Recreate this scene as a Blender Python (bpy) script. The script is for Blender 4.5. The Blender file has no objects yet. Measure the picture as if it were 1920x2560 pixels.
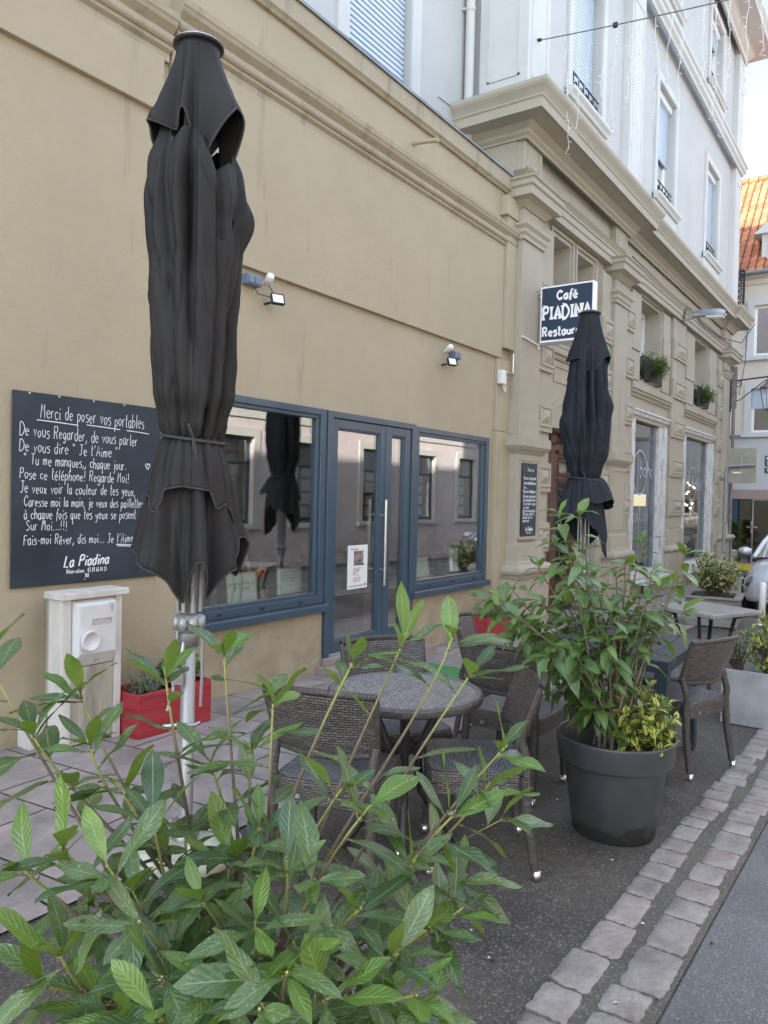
import bpy, math, random
from mathutils import Vector, Matrix, noise
R_ = math.radians
random.seed(7)
S = 0.024                                    # the street falls 2.4 % along +x
def gz(x): return -S * x
scene = bpy.context.scene
col = scene.collection
# ---------------------------------------------------------------- camera, sky, sun, exposure
cd = bpy.data.cameras.new('camera'); cam = bpy.data.objects.new('camera', cd); col.objects.link(cam)
right = Vector((0.56806448, -0.82267144, 0.02268163)); up = Vector((0.00556926, 0.03140232, 0.99949131)); fw = Vector((0.82296521, 0.56764919, -0.02242021))
cam.matrix_world = Matrix(((right.x, up.x, -fw.x, 0), (right.y, up.y, -fw.y, 0), (right.z, up.z, -fw.z, 1.55), (0, 0, 0, 1)))
cd.sensor_fit = 'VERTICAL'; cd.sensor_height = 24; cd.lens = 24 * 1921 / 2560; cd.clip_start = 0.05; cd.clip_end = 2000
scene.camera = cam
SUN_EL, SUN_AZ = 30.0, -60.0                 # low sun behind the buildings on the left: the street lies in open shade
w = bpy.data.worlds.new('World'); scene.world = w; w.use_nodes = True
nt = w.node_tree; nt.nodes.clear()
out = nt.nodes.new('ShaderNodeOutputWorld'); bg = nt.nodes.new('ShaderNodeBackground'); sky = nt.nodes.new('ShaderNodeTexSky')
sky.sky_type = 'NISHITA'; sky.sun_disc = False; sky.sun_elevation = R_(SUN_EL); sky.sun_rotation = R_(SUN_AZ); sky.air_density = 1.0; sky.dust_density = 1.0; sky.ozone_density = 1.0
bg.inputs['Strength'].default_value = 0.15
tc = nt.nodes.new('ShaderNodeTexCoord'); mp = nt.nodes.new('ShaderNodeMapping'); mp.inputs['Scale'].default_value = (1, 1, 2.2); mp.inputs['Location'].default_value = (0.8, 0.4, 0.0)
ns = nt.nodes.new('ShaderNodeTexNoise'); ns.inputs['Scale'].default_value = 2.3; ns.inputs['Detail'].default_value = 7; ns.inputs['Roughness'].default_value = 0.6
rp = nt.nodes.new('ShaderNodeValToRGB'); rp.color_ramp.elements[0].position = 0.47; rp.color_ramp.elements[1].position = 0.70
mx = nt.nodes.new('ShaderNodeMix'); mx.data_type = 'RGBA'
mx.inputs['B'].default_value = (6.3, 6.4, 6.5, 1)           # clouds: sunlit white, in the sky's own physical units
nt.links.new(tc.outputs['Generated'], mp.inputs['Vector']); nt.links.new(mp.outputs['Vector'], ns.inputs['Vector'])
nt.links.new(ns.outputs['Fac'], rp.inputs['Fac'])
nt.links.new(rp.outputs['Color'], mx.inputs['Factor']); nt.links.new(sky.outputs['Color'], mx.inputs['A'])
nt.links.new(mx.outputs['Result'], bg.inputs['Color']); nt.links.new(bg.outputs['Background'], out.inputs['Surface'])
sd = bpy.data.lights.new('sun', 'SUN'); sd.energy = 3.5; sd.angle = R_(0.53); sd.color = (1.0, 0.93, 0.82)
sun = bpy.data.objects.new('sun', sd); col.objects.link(sun)
sv = Vector((math.sin(R_(SUN_AZ)) * math.cos(R_(SUN_EL)), math.cos(R_(SUN_AZ)) * math.cos(R_(SUN_EL)), math.sin(R_(SUN_EL))))
sun.rotation_euler = sv.to_track_quat('Z', 'Y').to_euler(); sun.location = sv * 40
scene.view_settings.view_transform = 'Standard'; scene.view_settings.look = 'None'; scene.view_settings.exposure = 2.28; scene.view_settings.gamma = 1
scene.cycles.use_denoising = True; scene.cycles.max_bounces = 10; scene.cycles.transparent_max_bounces = 24
scene.cycles.sample_clamp_indirect = 6

# ---------------------------------------------------------------- materials
MATS = {}
def N(nt, t, **kw):
    n = nt.nodes.new(t)
    for k, v in kw.items():
        if k in n.inputs: n.inputs[k].default_value = v
        else: setattr(n, k, v)
    return n
def base(name):
    m = bpy.data.materials.new(name); m.use_nodes = True; nt = m.node_tree
    b = nt.nodes['Principled BSDF']; MATS[name] = m
    return m, nt, b, nt.links
def c4(c, k=1.0): return (min(1, c[0] * k), min(1, c[1] * k), min(1, c[2] * k), 1)
def mat(name, c, rough=0.6, metal=0, var=0.12, scale=6, bump=0, bscale=60, c2=None, coat=0, spec=0.5, stretch=None, detail=5):
    """one base colour broken up by noise, with an optional fine bump"""
    m, nt, b, L = base(name)
    tc = N(nt, 'ShaderNodeTexCoord'); src = tc.outputs['Object']
    if stretch:
        mp = N(nt, 'ShaderNodeMapping', Scale=stretch); L.new(src, mp.inputs['Vector']); src = mp.outputs['Vector']
    n = N(nt, 'ShaderNodeTexNoise', Scale=scale, Detail=detail, Roughness=0.6); L.new(src, n.inputs['Vector'])
    r = N(nt, 'ShaderNodeValToRGB'); r.color_ramp.elements[0].position = 0.3; r.color_ramp.elements[1].position = 0.7
    r.color_ramp.elements[0].color = c4(c, 1 - var); r.color_ramp.elements[1].color = c4(c2) if c2 else c4(c, 1 + var)
    L.new(n.outputs['Fac'], r.inputs['Fac']); L.new(r.outputs['Color'], b.inputs['Base Color'])
    b.inputs['Roughness'].default_value = rough; b.inputs['Metallic'].default_value = metal
    b.inputs['Coat Weight'].default_value = coat; b.inputs['Specular IOR Level'].default_value = spec
    if bump:
        n2 = N(nt, 'ShaderNodeTexNoise', Scale=bscale, Detail=4, Roughness=0.6); L.new(src, n2.inputs['Vector'])
        bp = N(nt, 'ShaderNodeBump', Strength=bump, Distance=0.01); L.new(n2.outputs['Fac'], bp.inputs['Height']); L.new(bp.outputs['Normal'], b.inputs['Normal'])
    return m
def emis(name, c, s):
    m, nt, b, L = base(name); b.inputs['Base Color'].default_value = c4(c); b.inputs['Emission Color'].default_value = c4(c); b.inputs['Emission Strength'].default_value = s
    return m
def mat_stucco(name, c, stain=True, grime=(0.16, 0.13, 0.09), sk=0.85):
    """roughcast render: mottled colour, pitted bump, drip stains and dirt low on the wall"""
    m, nt, b, L = base(name)
    tc = N(nt, 'ShaderNodeTexCoord')
    n = N(nt, 'ShaderNodeTexNoise', Scale=0.9, Detail=8, Roughness=0.65); L.new(tc.outputs['Object'], n.inputs['Vector'])
    r = N(nt, 'ShaderNodeValToRGB'); r.color_ramp.elements[0].position = 0.3; r.color_ramp.elements[1].position = 0.7
    r.color_ramp.elements[0].color = c4((c[0] * .93, c[1] * .925, c[2] * .905)); r.color_ramp.elements[1].color = c4(c, 1.05)
    L.new(n.outputs['Fac'], r.inputs['Fac']); colr = r.outputs['Color']
    if stain:
        mp = N(nt, 'ShaderNodeMapping', Scale=(5, 5, 0.5)); L.new(tc.outputs['Object'], mp.inputs['Vector'])
        n3 = N(nt, 'ShaderNodeTexNoise', Scale=1.0, Detail=6, Roughness=0.7); L.new(mp.outputs['Vector'], n3.inputs['Vector'])
        r3 = N(nt, 'ShaderNodeValToRGB'); r3.color_ramp.elements[0].position = 0.6 if sk < .9 else 0.52; r3.color_ramp.elements[1].position = 0.86 if sk < .9 else 0.82
        L.new(n3.outputs['Fac'], r3.inputs['Fac'])
        mu = N(nt, 'ShaderNodeMath', operation='MULTIPLY'); mu.inputs[1].default_value = sk; L.new(r3.outputs['Color'], mu.inputs[0])
        # splash dirt: patchy, near the pavement only
        sx = N(nt, 'ShaderNodeSeparateXYZ'); L.new(tc.outputs['Object'], sx.inputs['Vector'])
        mr = N(nt, 'ShaderNodeMapRange'); mr.inputs['From Min'].default_value = 0.75; mr.inputs['From Max'].default_value = -0.2; L.new(sx.outputs['Z'], mr.inputs['Value'])
        n4 = N(nt, 'ShaderNodeTexNoise', Scale=3.0, Detail=8, Roughness=0.75); L.new(tc.outputs['Object'], n4.inputs['Vector'])
        r4 = N(nt, 'ShaderNodeValToRGB'); r4.color_ramp.elements[0].position = 0.42; r4.color_ramp.elements[1].position = 0.72; L.new(n4.outputs['Fac'], r4.inputs['Fac'])
        m2 = N(nt, 'ShaderNodeMath', operation='MULTIPLY'); L.new(mr.outputs['Result'], m2.inputs[0]); L.new(r4.outputs['Color'], m2.inputs[1])
        m3 = N(nt, 'ShaderNodeMath', operation='MAXIMUM'); L.new(mu.outputs[0], m3.inputs[0]); L.new(m2.outputs[0], m3.inputs[1])
        m4 = N(nt, 'ShaderNodeMath', operation='MULTIPLY'); m4.inputs[1].default_value = 0.75; L.new(m3.outputs[0], m4.inputs[0])
        mx = N(nt, 'ShaderNodeMix', data_type='RGBA'); mx.inputs['B'].default_value = c4(grime); L.new(m4.outputs[0], mx.inputs['Factor']); L.new(colr, mx.inputs['A']); colr = mx.outputs['Result']
    L.new(colr, b.inputs['Base Color']); b.inputs['Roughness'].default_value = 0.88; b.inputs['Specular IOR Level'].default_value = 0.25
    n2 = N(nt, 'ShaderNodeTexNoise', Scale=55, Detail=5, Roughness=0.65); L.new(tc.outputs['Object'], n2.inputs['Vector'])
    v = N(nt, 'ShaderNodeTexNoise', Scale=9, Detail=3); L.new(tc.outputs['Object'], v.inputs['Vector'])
    ad = N(nt, 'ShaderNodeMath', operation='MULTIPLY_ADD'); ad.inputs[1].default_value = 0.5; L.new(v.outputs['Fac'], ad.inputs[0]); L.new(n2.outputs['Fac'], ad.inputs[2])
    bp = N(nt, 'ShaderNodeBump', Strength=0.35, Distance=0.012); L.new(ad.outputs[0], bp.inputs['Height']); L.new(bp.outputs['Normal'], b.inputs['Normal'])
    return m
def mat_glass(name, tint=(0.93, 0.96, 0.95), gain=2.5, lo=0.11):
    m, nt, b, L = base(name); nt.nodes.remove(b)
    o = nt.nodes['Material Output']
    t = N(nt, 'ShaderNodeBsdfTransparent', Color=c4(tint)); g = N(nt, 'ShaderNodeBsdfGlossy', Roughness=0.0, Color=(1, 1, 1, 1))
    lw = N(nt, 'ShaderNodeLayerWeight', Blend=0.5); pw = N(nt, 'ShaderNodeMath', operation='POWER'); pw.inputs[1].default_value = 5; L.new(lw.outputs['Facing'], pw.inputs[0]); f = N(nt, 'ShaderNodeMath', operation='MULTIPLY_ADD'); f.inputs[1].default_value = 0.96; f.inputs[2].default_value = 0.04; L.new(pw.outputs[0], f.inputs[0]); mu = N(nt, 'ShaderNodeMath', operation='MULTIPLY_ADD', use_clamp=True); mu.inputs[1].default_value = gain; mu.inputs[2].default_value = lo
    L.new(f.outputs[0], mu.inputs[0]); mx = N(nt, 'ShaderNodeMixShader'); L.new(mu.outputs[0], mx.inputs[0]); L.new(t.outputs[0], mx.inputs[1]); L.new(g.outputs[0], mx.inputs[2]); L.new(mx.outputs[0], o.inputs[0])
    # old float glass is never quite flat
    tc = N(nt, 'ShaderNodeTexCoord'); n = N(nt, 'ShaderNodeTexNoise', Scale=1.3, Detail=1); L.new(tc.outputs['Object'], n.inputs['Vector'])
    bp = N(nt, 'ShaderNodeBump', Strength=0.05, Distance=0.02); L.new(n.outputs['Fac'], bp.inputs['Height']); L.new(bp.outputs['Normal'], g.inputs['Normal'])
    return m
def mat_wicker(name, c, bw=0.022, bh=0.0075, gap=0.0016, rough=0.42):
    """flat synthetic rattan in a basket weave, on box-projected UVs in metres"""
    m, nt, b, L = base(name)
    uv = N(nt, 'ShaderNodeTexCoord')
    br = N(nt, 'ShaderNodeTexBrick', Scale=1.0); br.offset = 0.5; br.inputs['Brick Width'].default_value = bw; br.inputs['Row Height'].default_value = bh
    br.inputs['Mortar Size'].default_value = gap; br.inputs['Mortar Smooth'].default_value = 0.8
    br.inputs['Color1'].default_value = c4(c, 0.7); br.inputs['Color2'].default_value = c4(c, 1.35); br.inputs['Mortar'].default_value = (0.006, 0.005, 0.005, 1)
    L.new(uv.outputs['UV'], br.inputs['Vector']); L.new(br.outputs['Color'], b.inputs['Base Color'])
    iv = N(nt, 'ShaderNodeMath', operation='SUBTRACT'); iv.inputs[0].default_value = 1.0; L.new(br.outputs['Fac'], iv.inputs[1])
    bp = N(nt, 'ShaderNodeBump', Strength=1.0, Distance=0.004); L.new(iv.outputs[0], bp.inputs['Height']); L.new(bp.outputs['Normal'], b.inputs['Normal'])
    b.inputs['Roughness'].default_value = rough
    return m
def mat_asphalt(name, c, wet=0.5):
    m, nt, b, L = base(name)
    tc = N(nt, 'ShaderNodeTexCoord')
    n = N(nt, 'ShaderNodeTexNoise', Scale=1.1, Detail=9, Roughness=0.7); L.new(tc.outputs['Object'], n.inputs['Vector'])
    r = N(nt, 'ShaderNodeValToRGB'); r.color_ramp.elements[0].position = 0.36; r.color_ramp.elements[1].position = 0.66
    r.color_ramp.elements[0].color = c4(c, 0.55); r.color_ramp.elements[1].color = c4((c[0] * 1.3, c[1] * 1.28, c[2] * 1.2)); L.new(n.outputs['Fac'], r.inputs['Fac'])
    vo = N(nt, 'ShaderNodeTexVoronoi', Scale=150); L.new(tc.outputs['Object'], vo.inputs['Vector'])
    lt = N(nt, 'ShaderNodeValToRGB'); lt.color_ramp.elements[0].position = 0.0; lt.color_ramp.elements[1].position = 1.0
    e = lt.color_ramp.elements; e[0].color = (0, 0, 0, 1); e[1].color = (1, 1, 1, 1)
    wn = N(nt, 'ShaderNodeSeparateColor'); L.new(vo.outputs['Color'], wn.inputs[0])
    gt = N(nt, 'ShaderNodeMath', operation='POWER'); gt.inputs[1].default_value = 7; L.new(wn.outputs[0], gt.inputs[0])
    m1 = N(nt, 'ShaderNodeMath', operation='MULTIPLY'); m1.inputs[1].default_value = 0.75; L.new(gt.outputs[0], m1.inputs[0])
    mx = N(nt, 'ShaderNodeMix', data_type='RGBA'); mx.inputs['B'].default_value = (0.26, 0.25, 0.22, 1); L.new(m1.outputs[0], mx.inputs['Factor']); L.new(r.outputs['Color'], mx.inputs['A'])
    L.new(mx.outputs['Result'], b.inputs['Base Color'])
    n5 = N(nt, 'ShaderNodeTexNoise', Scale=0.8, Detail=5); L.new(tc.outputs['Object'], n5.inputs['Vector'])
    mr = N(nt, 'ShaderNodeMapRange'); mr.inputs['From Min'].default_value = 0.35; mr.inputs['From Max'].default_value = 0.65; mr.inputs['To Min'].default_value = wet; mr.inputs['To Max'].default_value = 0.85
    L.new(n5.outputs['Fac'], mr.inputs['Value']); L.new(mr.outputs['Result'], b.inputs['Roughness'])
    bp = N(nt, 'ShaderNodeBump', Strength=0.55, Distance=0.004); L.new(vo.outputs['Distance'], bp.inputs['Height']); L.new(bp.outputs['Normal'], b.inputs['Normal'])
    return m
def mat_slabs(name, c):
    """sandstone paving slabs with dark joints"""
    m, nt, b, L = base(name)
    tc = N(nt, 'ShaderNodeTexCoord'); mp = N(nt, 'ShaderNodeMapping', Rotation=(0, 0, R_(84)), Location=(0.13, 0.21, 0)); L.new(tc.outputs['Object'], mp.inputs['Vector'])
    nz = N(nt, 'ShaderNodeTexNoise', Scale=7, Detail=4); L.new(tc.outputs['Object'], nz.inputs['Vector'])
    va = N(nt, 'ShaderNodeVectorMath', operation='MULTIPLY_ADD'); va.inputs[1].default_value = (0.012, 0.012, 0); L.new(nz.outputs['Color'], va.inputs[0]); L.new(mp.outputs['Vector'], va.inputs[2])
    br = N(nt, 'ShaderNodeTexBrick', Scale=1.0); br.offset = 0.5; br.inputs['Brick Width'].default_value = 0.78; br.inputs['Row Height'].default_value = 0.46
    br.inputs['Mortar Size'].default_value = 0.007; br.inputs['Mortar Smooth'].default_value = 0.25
    br.inputs['Color1'].default_value = c4(c, 0.84); br.inputs['Color2'].default_value = c4((c[0] * 1.15, c[1] * 1.13, c[2] * 1.1)); br.inputs['Mortar'].default_value = (0.03, 0.026, 0.022, 1)
    L.new(va.outputs[0], br.inputs['Vector'])
    n = N(nt, 'ShaderNodeTexNoise', Scale=3.5, Detail=9, Roughness=0.7); L.new(tc.outputs['Object'], n.inputs['Vector'])
    r = N(nt, 'ShaderNodeValToRGB'); r.color_ramp.elements[0].position = 0.3; r.color_ramp.elements[1].position = 0.7; r.color_ramp.elements[0].color = (0.52, 0.52, 0.51, 1); r.color_ramp.elements[1].color = (1.12, 1.12, 1.10, 1)
    L.new(n.outputs['Fac'], r.inputs['Fac'])
    mx = N(nt, 'ShaderNodeMix', data_type='RGBA', blend_type='MULTIPLY'); mx.inputs['Factor'].default_value = 1; L.new(br.outputs['Color'], mx.inputs['A']); L.new(r.outputs['Color'], mx.inputs['B'])
    L.new(mx.outputs['Result'], b.inputs['Base Color'])
    mr = N(nt, 'ShaderNodeMapRange'); mr.inputs['To Min'].default_value = 0.38; mr.inputs['To Max'].default_value = 0.75; L.new(n.outputs['Fac'], mr.inputs['Value']); L.new(mr.outputs['Result'], b.inputs['Roughness'])
    iv = N(nt, 'ShaderNodeMath', operation='MULTIPLY_ADD'); iv.inputs[1].default_value = -1.0; L.new(br.outputs['Fac'], iv.inputs[0]); L.new(n.outputs['Fac'], iv.inputs[2])
    bp = N(nt, 'ShaderNodeBump', Strength=0.5, Distance=0.006); L.new(iv.outputs[0], bp.inputs['Height']); L.new(bp.outputs['Normal'], b.inputs['Normal'])
    return m
def mat_leaf(name, dark, light, rib, speck=0.0, edge=None, rough=0.34, back=None, coat=0.0):
    """UV.x = leaf number + position along the leaf, UV.y = across: midrib, veins, pale spots, optional yellow margin"""
    m, nt, b, L = base(name)
    tc = N(nt, 'ShaderNodeTexCoord'); sx = N(nt, 'ShaderNodeSeparateXYZ'); L.new(tc.outputs['UV'], sx.inputs['Vector'])
    fl = N(nt, 'ShaderNodeMath', operation='FLOOR'); L.new(sx.outputs['X'], fl.inputs[0])
    fr = N(nt, 'ShaderNodeMath', operation='FRACT'); L.new(sx.outputs['X'], fr.inputs[0])
    wn = N(nt, 'ShaderNodeTexWhiteNoise', noise_dimensions='1D'); L.new(fl.outputs[0], wn.inputs['W'])
    cm = N(nt, 'ShaderNodeMix', data_type='RGBA'); cm.inputs['A'].default_value = c4(dark); cm.inputs['B'].default_value = c4(light); L.new(wn.outputs['Value'], cm.inputs['Factor'])
    nz = N(nt, 'ShaderNodeTexNoise', Scale=22, Detail=4); L.new(tc.outputs['Object'], nz.inputs['Vector'])
    mu = N(nt, 'ShaderNodeMix', data_type='RGBA', blend_type='MULTIPLY'); mu.inputs['Factor'].default_value = 1
    rr = N(nt, 'ShaderNodeValToRGB'); rr.color_ramp.elements[0].color = (0.75, 0.75, 0.75, 1); rr.color_ramp.elements[1].color = (1.25, 1.25, 1.25, 1); L.new(nz.outputs['Fac'], rr.inputs['Fac'])
    L.new(cm.outputs['Result'], mu.inputs['A']); L.new(rr.outputs['Color'], mu.inputs['B']); c = mu.outputs['Result']
    ab = N(nt, 'ShaderNodeMath', operation='SUBTRACT'); ab.inputs[1].default_value = 0.5; L.new(sx.outputs['Y'], ab.inputs[0])
    a2 = N(nt, 'ShaderNodeMath', operation='ABSOLUTE'); L.new(ab.outputs[0], a2.inputs[0])
    # side veins
    s1 = N(nt, 'ShaderNodeMath', operation='MULTIPLY_ADD'); s1.inputs[1].default_value = -0.45; L.new(a2.outputs[0], s1.inputs[0]); L.new(fr.outputs[0], s1.inputs[2])
    s2 = N(nt, 'ShaderNodeMath', operation='MULTIPLY'); s2.inputs[1].default_value = 58; L.new(s1.outputs[0], s2.inputs[0])
    s3 = N(nt, 'ShaderNodeMath', operation='SINE'); L.new(s2.outputs[0], s3.inputs[0])
    if edge:
        me = N(nt, 'ShaderNodeMapRange', clamp=True); me.inputs['From Min'].default_value = 0.2; me.inputs['From Max'].default_value = 0.34; L.new(a2.outputs[0], me.inputs['Value'])
        ne = N(nt, 'ShaderNodeMath', operation='MULTIPLY'); L.new(me.outputs['Result'], ne.inputs[0]); ne.inputs[1].default_value = 0.95
        x = N(nt, 'ShaderNodeMix', data_type='RGBA'); x.inputs['B'].default_value = c4(edge); L.new(ne.outputs[0], x.inputs['Factor']); L.new(c, x.inputs['A']); c = x.outputs['Result']
    if speck:
        vo = N(nt, 'ShaderNodeTexNoise', Scale=170, Detail=3, Roughness=0.7); L.new(tc.outputs['Object'], vo.inputs['Vector'])
        lt = N(nt, 'ShaderNodeMath', operation='GREATER_THAN'); lt.inputs[1].default_value = 0.605; L.new(vo.outputs[0], lt.inputs[0])
        mm = N(nt, 'ShaderNodeMath', operation='MULTIPLY'); mm.inputs[1].default_value = speck; L.new(lt.outputs[0], mm.inputs[0])
        w2 = N(nt, 'ShaderNodeMath', operation='MULTIPLY'); L.new(mm.outputs[0], w2.inputs[0]); L.new(wn.outputs['Value'], w2.inputs[1])
        x = N(nt, 'ShaderNodeMix', data_type='RGBA'); x.inputs['B'].default_value = (0.42, 0.5, 0.36, 1); L.new(w2.outputs[0], x.inputs['Factor']); L.new(c, x.inputs['A']); c = x.outputs['Result']
    mr = N(nt, 'ShaderNodeMapRange', clamp=True); mr.inputs['From Min'].default_value = 0.030; mr.inputs['From Max'].default_value = 0.010; L.new(a2.outputs[0], mr.inputs['Value'])
    x = N(nt, 'ShaderNodeMix', data_type='RGBA'); x.inputs['B'].default_value = c4(rib); L.new(mr.outputs['Result'], x.inputs['Factor']); L.new(c, x.inputs['A']); c = x.outputs['Result']
    ge = N(nt, 'ShaderNodeNewGeometry'); x = N(nt, 'ShaderNodeMix', data_type='RGBA'); x.inputs['B'].default_value = c4(back or (0.13, 0.2, 0.045)); L.new(ge.outputs['Backfacing'], x.inputs['Factor']); L.new(c, x.inputs['A']); c = x.outputs['Result']
    L.new(c, b.inputs['Base Color']); b.inputs['Roughness'].default_value = rough; b.inputs['Coat Weight'].default_value = coat; b.inputs['Coat Roughness'].default_value = 0.22
    bp = N(nt, 'ShaderNodeBump', Strength=0.25, Distance=0.002); L.new(s3.outputs[0], bp.inputs['Height']); L.new(bp.outputs['Normal'], b.inputs['Normal'])
    o = nt.nodes['Material Output']; tl = N(nt, 'ShaderNodeBsdfTranslucent'); ms = N(nt, 'ShaderNodeMixShader'); ms.inputs[0].default_value = 0.22
    hs = N(nt, 'ShaderNodeMix', data_type='RGBA', blend_type='MULTIPLY'); hs.inputs['Factor'].default_value = 1; hs.inputs['B'].default_value = (2.0, 2.3, 0.7, 1); L.new(c, hs.inputs['A']); L.new(hs.outputs['Result'], tl.inputs['Color'])
    L.new(b.outputs[0], ms.inputs[1]); L.new(tl.outputs[0], ms.inputs[2]); L.new(ms.outputs[0], o.inputs[0])
    return m
def mat_stem(name, old, new):
    m, nt, b, L = base(name)
    tc = N(nt, 'ShaderNodeTexCoord'); sx = N(nt, 'ShaderNodeSeparateXYZ'); L.new(tc.outputs['UV'], sx.inputs['Vector'])
    n = N(nt, 'ShaderNodeTexNoise', Scale=60, Detail=4); L.new(tc.outputs['Object'], n.inputs['Vector'])
    r = N(nt, 'ShaderNodeValToRGB'); r.color_ramp.elements[0].position = 0.74; r.color_ramp.elements[1].position = 1.0; r.color_ramp.elements[0].color = c4(old); r.color_ramp.elements[1].color = c4(new)
    L.new(sx.outputs['Y'], r.inputs['Fac'])
    mu = N(nt, 'ShaderNodeMix', data_type='RGBA', blend_type='MULTIPLY'); mu.inputs['Factor'].default_value = 1
    rr = N(nt, 'ShaderNodeValToRGB'); rr.color_ramp.elements[0].color = (0.6, 0.6, 0.6, 1); rr.color_ramp.elements[1].color = (1.35, 1.35, 1.35, 1); L.new(n.outputs['Fac'], rr.inputs['Fac'])
    L.new(r.outputs['Color'], mu.inputs['A']); L.new(rr.outputs['Color'], mu.inputs['B']); L.new(mu.outputs['Result'], b.inputs['Base Color']); b.inputs['Roughness'].default_value = 0.6
    bp = N(nt, 'ShaderNodeBump', Strength=0.4, Distance=0.003); L.new(n.outputs['Fac'], bp.inputs['Height']); L.new(bp.outputs['Normal'], b.inputs['Normal'])
    return m
def mat_tiles(name, c):
    """clay pantiles on UVs in metres"""
    m, nt, b, L = base(name)
    tc = N(nt, 'ShaderNodeTexCoord')
    n = N(nt, 'ShaderNodeTexBrick', Scale=1.0); n.offset = 0.0; n.inputs['Brick Width'].default_value = 0.24; n.inputs['Row Height'].default_value = 0.34; n.inputs['Mortar Size'].default_value = 0.018; n.inputs['Mortar Smooth'].default_value = 0.3
    n.inputs['Color1'].default_value = c4(c, 0.7); n.inputs['Color2'].default_value = c4((c[0] * 1.25, c[1] * 1.4, c[2] * 1.4)); n.inputs['Mortar'].default_value = (0.07, 0.03, 0.02, 1)
    L.new(tc.outputs['UV'], n.inputs['Vector']); L.new(n.outputs['Color'], b.inputs['Base Color']); b.inputs['Roughness'].default_value = 0.8
    wv = N(nt, 'ShaderNodeTexWave', Scale=1.3, wave_type='BANDS', bands_direction='X'); L.new(tc.outputs['UV'], wv.inputs['Vector'])
    bp = N(nt, 'ShaderNodeBump', Strength=0.8, Distance=0.05); L.new(n.outputs['Fac'], bp.inputs['Height']); bp.invert = True; L.new(bp.outputs['Normal'], b.inputs['Normal'])
    return m

def mat_pot(name, c, c2, mud):
    """matt plastic with water marks and a tide line of dried mud round the foot"""
    m = mat(name, c, 0.42, var=0.2, scale=5, detail=9, c2=c2, bump=.06, bscale=25); nt = m.node_tree; L = nt.links; b = nt.nodes['Principled BSDF']
    tc = N(nt, 'ShaderNodeTexCoord'); sx = N(nt, 'ShaderNodeSeparateXYZ'); L.new(tc.outputs['Object'], sx.inputs['Vector'])
    n = N(nt, 'ShaderNodeTexNoise', Scale=9, Detail=9, Roughness=0.7); L.new(tc.outputs['Object'], n.inputs['Vector'])
    ad = N(nt, 'ShaderNodeMath', operation='MULTIPLY_ADD'); ad.inputs[1].default_value = -0.26; L.new(n.outputs['Fac'], ad.inputs[0]); L.new(sx.outputs['Z'], ad.inputs[2])
    mr = N(nt, 'ShaderNodeMapRange', clamp=True); mr.inputs['From Min'].default_value = -0.055; mr.inputs['From Max'].default_value = -0.075; mr.inputs['To Max'].default_value = 0.75; L.new(ad.outputs[0], mr.inputs['Value'])
    mx = N(nt, 'ShaderNodeMix', data_type='RGBA'); mx.inputs['B'].default_value = c4(mud); L.new(mr.outputs['Result'], mx.inputs['Factor']); L.new(b.inputs['Base Color'].links[0].from_socket, mx.inputs['A']); L.new(mx.outputs['Result'], b.inputs['Base Color'])
BEIGE = (0.425, 0.363, 0.250); STONE = (0.41, 0.368, 0.284)
mat_stucco('stucco', BEIGE); mat_stucco('stucco_weathered', (0.40, 0.348, 0.244), True, (0.13, 0.11, 0.08), 1.0); mat_stucco('beige_paint', STONE, True); mat_stucco('white_render', (0.475, 0.468, 0.445), True, (0.34, 0.33, 0.30), .5)
mat_stucco('white_trim', (0.56, 0.555, 0.53), False)
mat_stucco('pink_render', (0.64, 0.57, 0.575), True); mat_stucco('cream_render', (0.62, 0.55, 0.47), False); mat_stucco('grey_render', (0.52, 0.52, 0.52), False); mat_stucco('sandstone', (0.36, 0.28, 0.25), True)
mat('blue_frame', (0.046, 0.078, 0.108), 0.35, var=0.06, scale=3, coat=0.15)
mat('white_pvc', (0.78, 0.78, 0.76), 0.3, var=0.03); mat('chipped_white', (0.72, 0.71, 0.66), 0.6, var=0.5, scale=22, c2=(0.78, 0.77, 0.72), bump=0.3, bscale=30, stretch=(1, 1, .25))
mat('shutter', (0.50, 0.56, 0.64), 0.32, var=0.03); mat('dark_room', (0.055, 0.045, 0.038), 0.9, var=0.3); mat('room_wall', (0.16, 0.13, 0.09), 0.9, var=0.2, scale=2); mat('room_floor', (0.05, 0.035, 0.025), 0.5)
mat('iron', (0.012, 0.014, 0.018), 0.5, var=0.2); mat('dark_metal', (0.025, 0.025, 0.027), 0.4, var=0.2)
mat('steel', (0.62, 0.62, 0.60), 0.28, 1.0, var=0.08, scale=30); mat('brushed', (0.42, 0.43, 0.43), 0.38, 0.9, var=0.12, scale=10); mat('alu_pole', (0.34, 0.345, 0.34), 0.45, 0.5, var=0.06, scale=5)
mat('zinc', (0.20, 0.215, 0.22), 0.55, 0.3, var=0.3, scale=2.5, bump=0.1); mat('galvanised', (0.36, 0.38, 0.39), 0.5, 0.45, var=0.28, scale=3.5, bump=0.1, bscale=20, detail=8)
mat('copper_pipe', (0.18, 0.16, 0.145), 0.5, 0.2, var=0.3)
mat('fabric', (0.0200, 0.0192, 0.0186), 0.66, var=0.28, scale=2.6, bump=0.12, bscale=500, spec=0.3)
mat('fabric_worn', (0.016, 0.020, 0.027), 0.8, var=0.2, scale=4, bump=0.12, bscale=500, spec=0.3)
mat('fabric_hem', (0.045, 0.044, 0.044), 0.8, var=0.1)
mat('chalkboard', (0.017, 0.028, 0.041), 0.6, var=0.3, scale=3, detail=9, c2=(0.030, 0.045, 0.060)); mat('chalk', (0.80, 0.82, 0.82), 0.9, var=0.18, scale=60)
mat('sign_blue', (0.022, 0.040, 0.075), 0.3, var=0.05); mat('sign_white', (0.84, 0.84, 0.83), 0.35, var=0.03)
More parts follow.
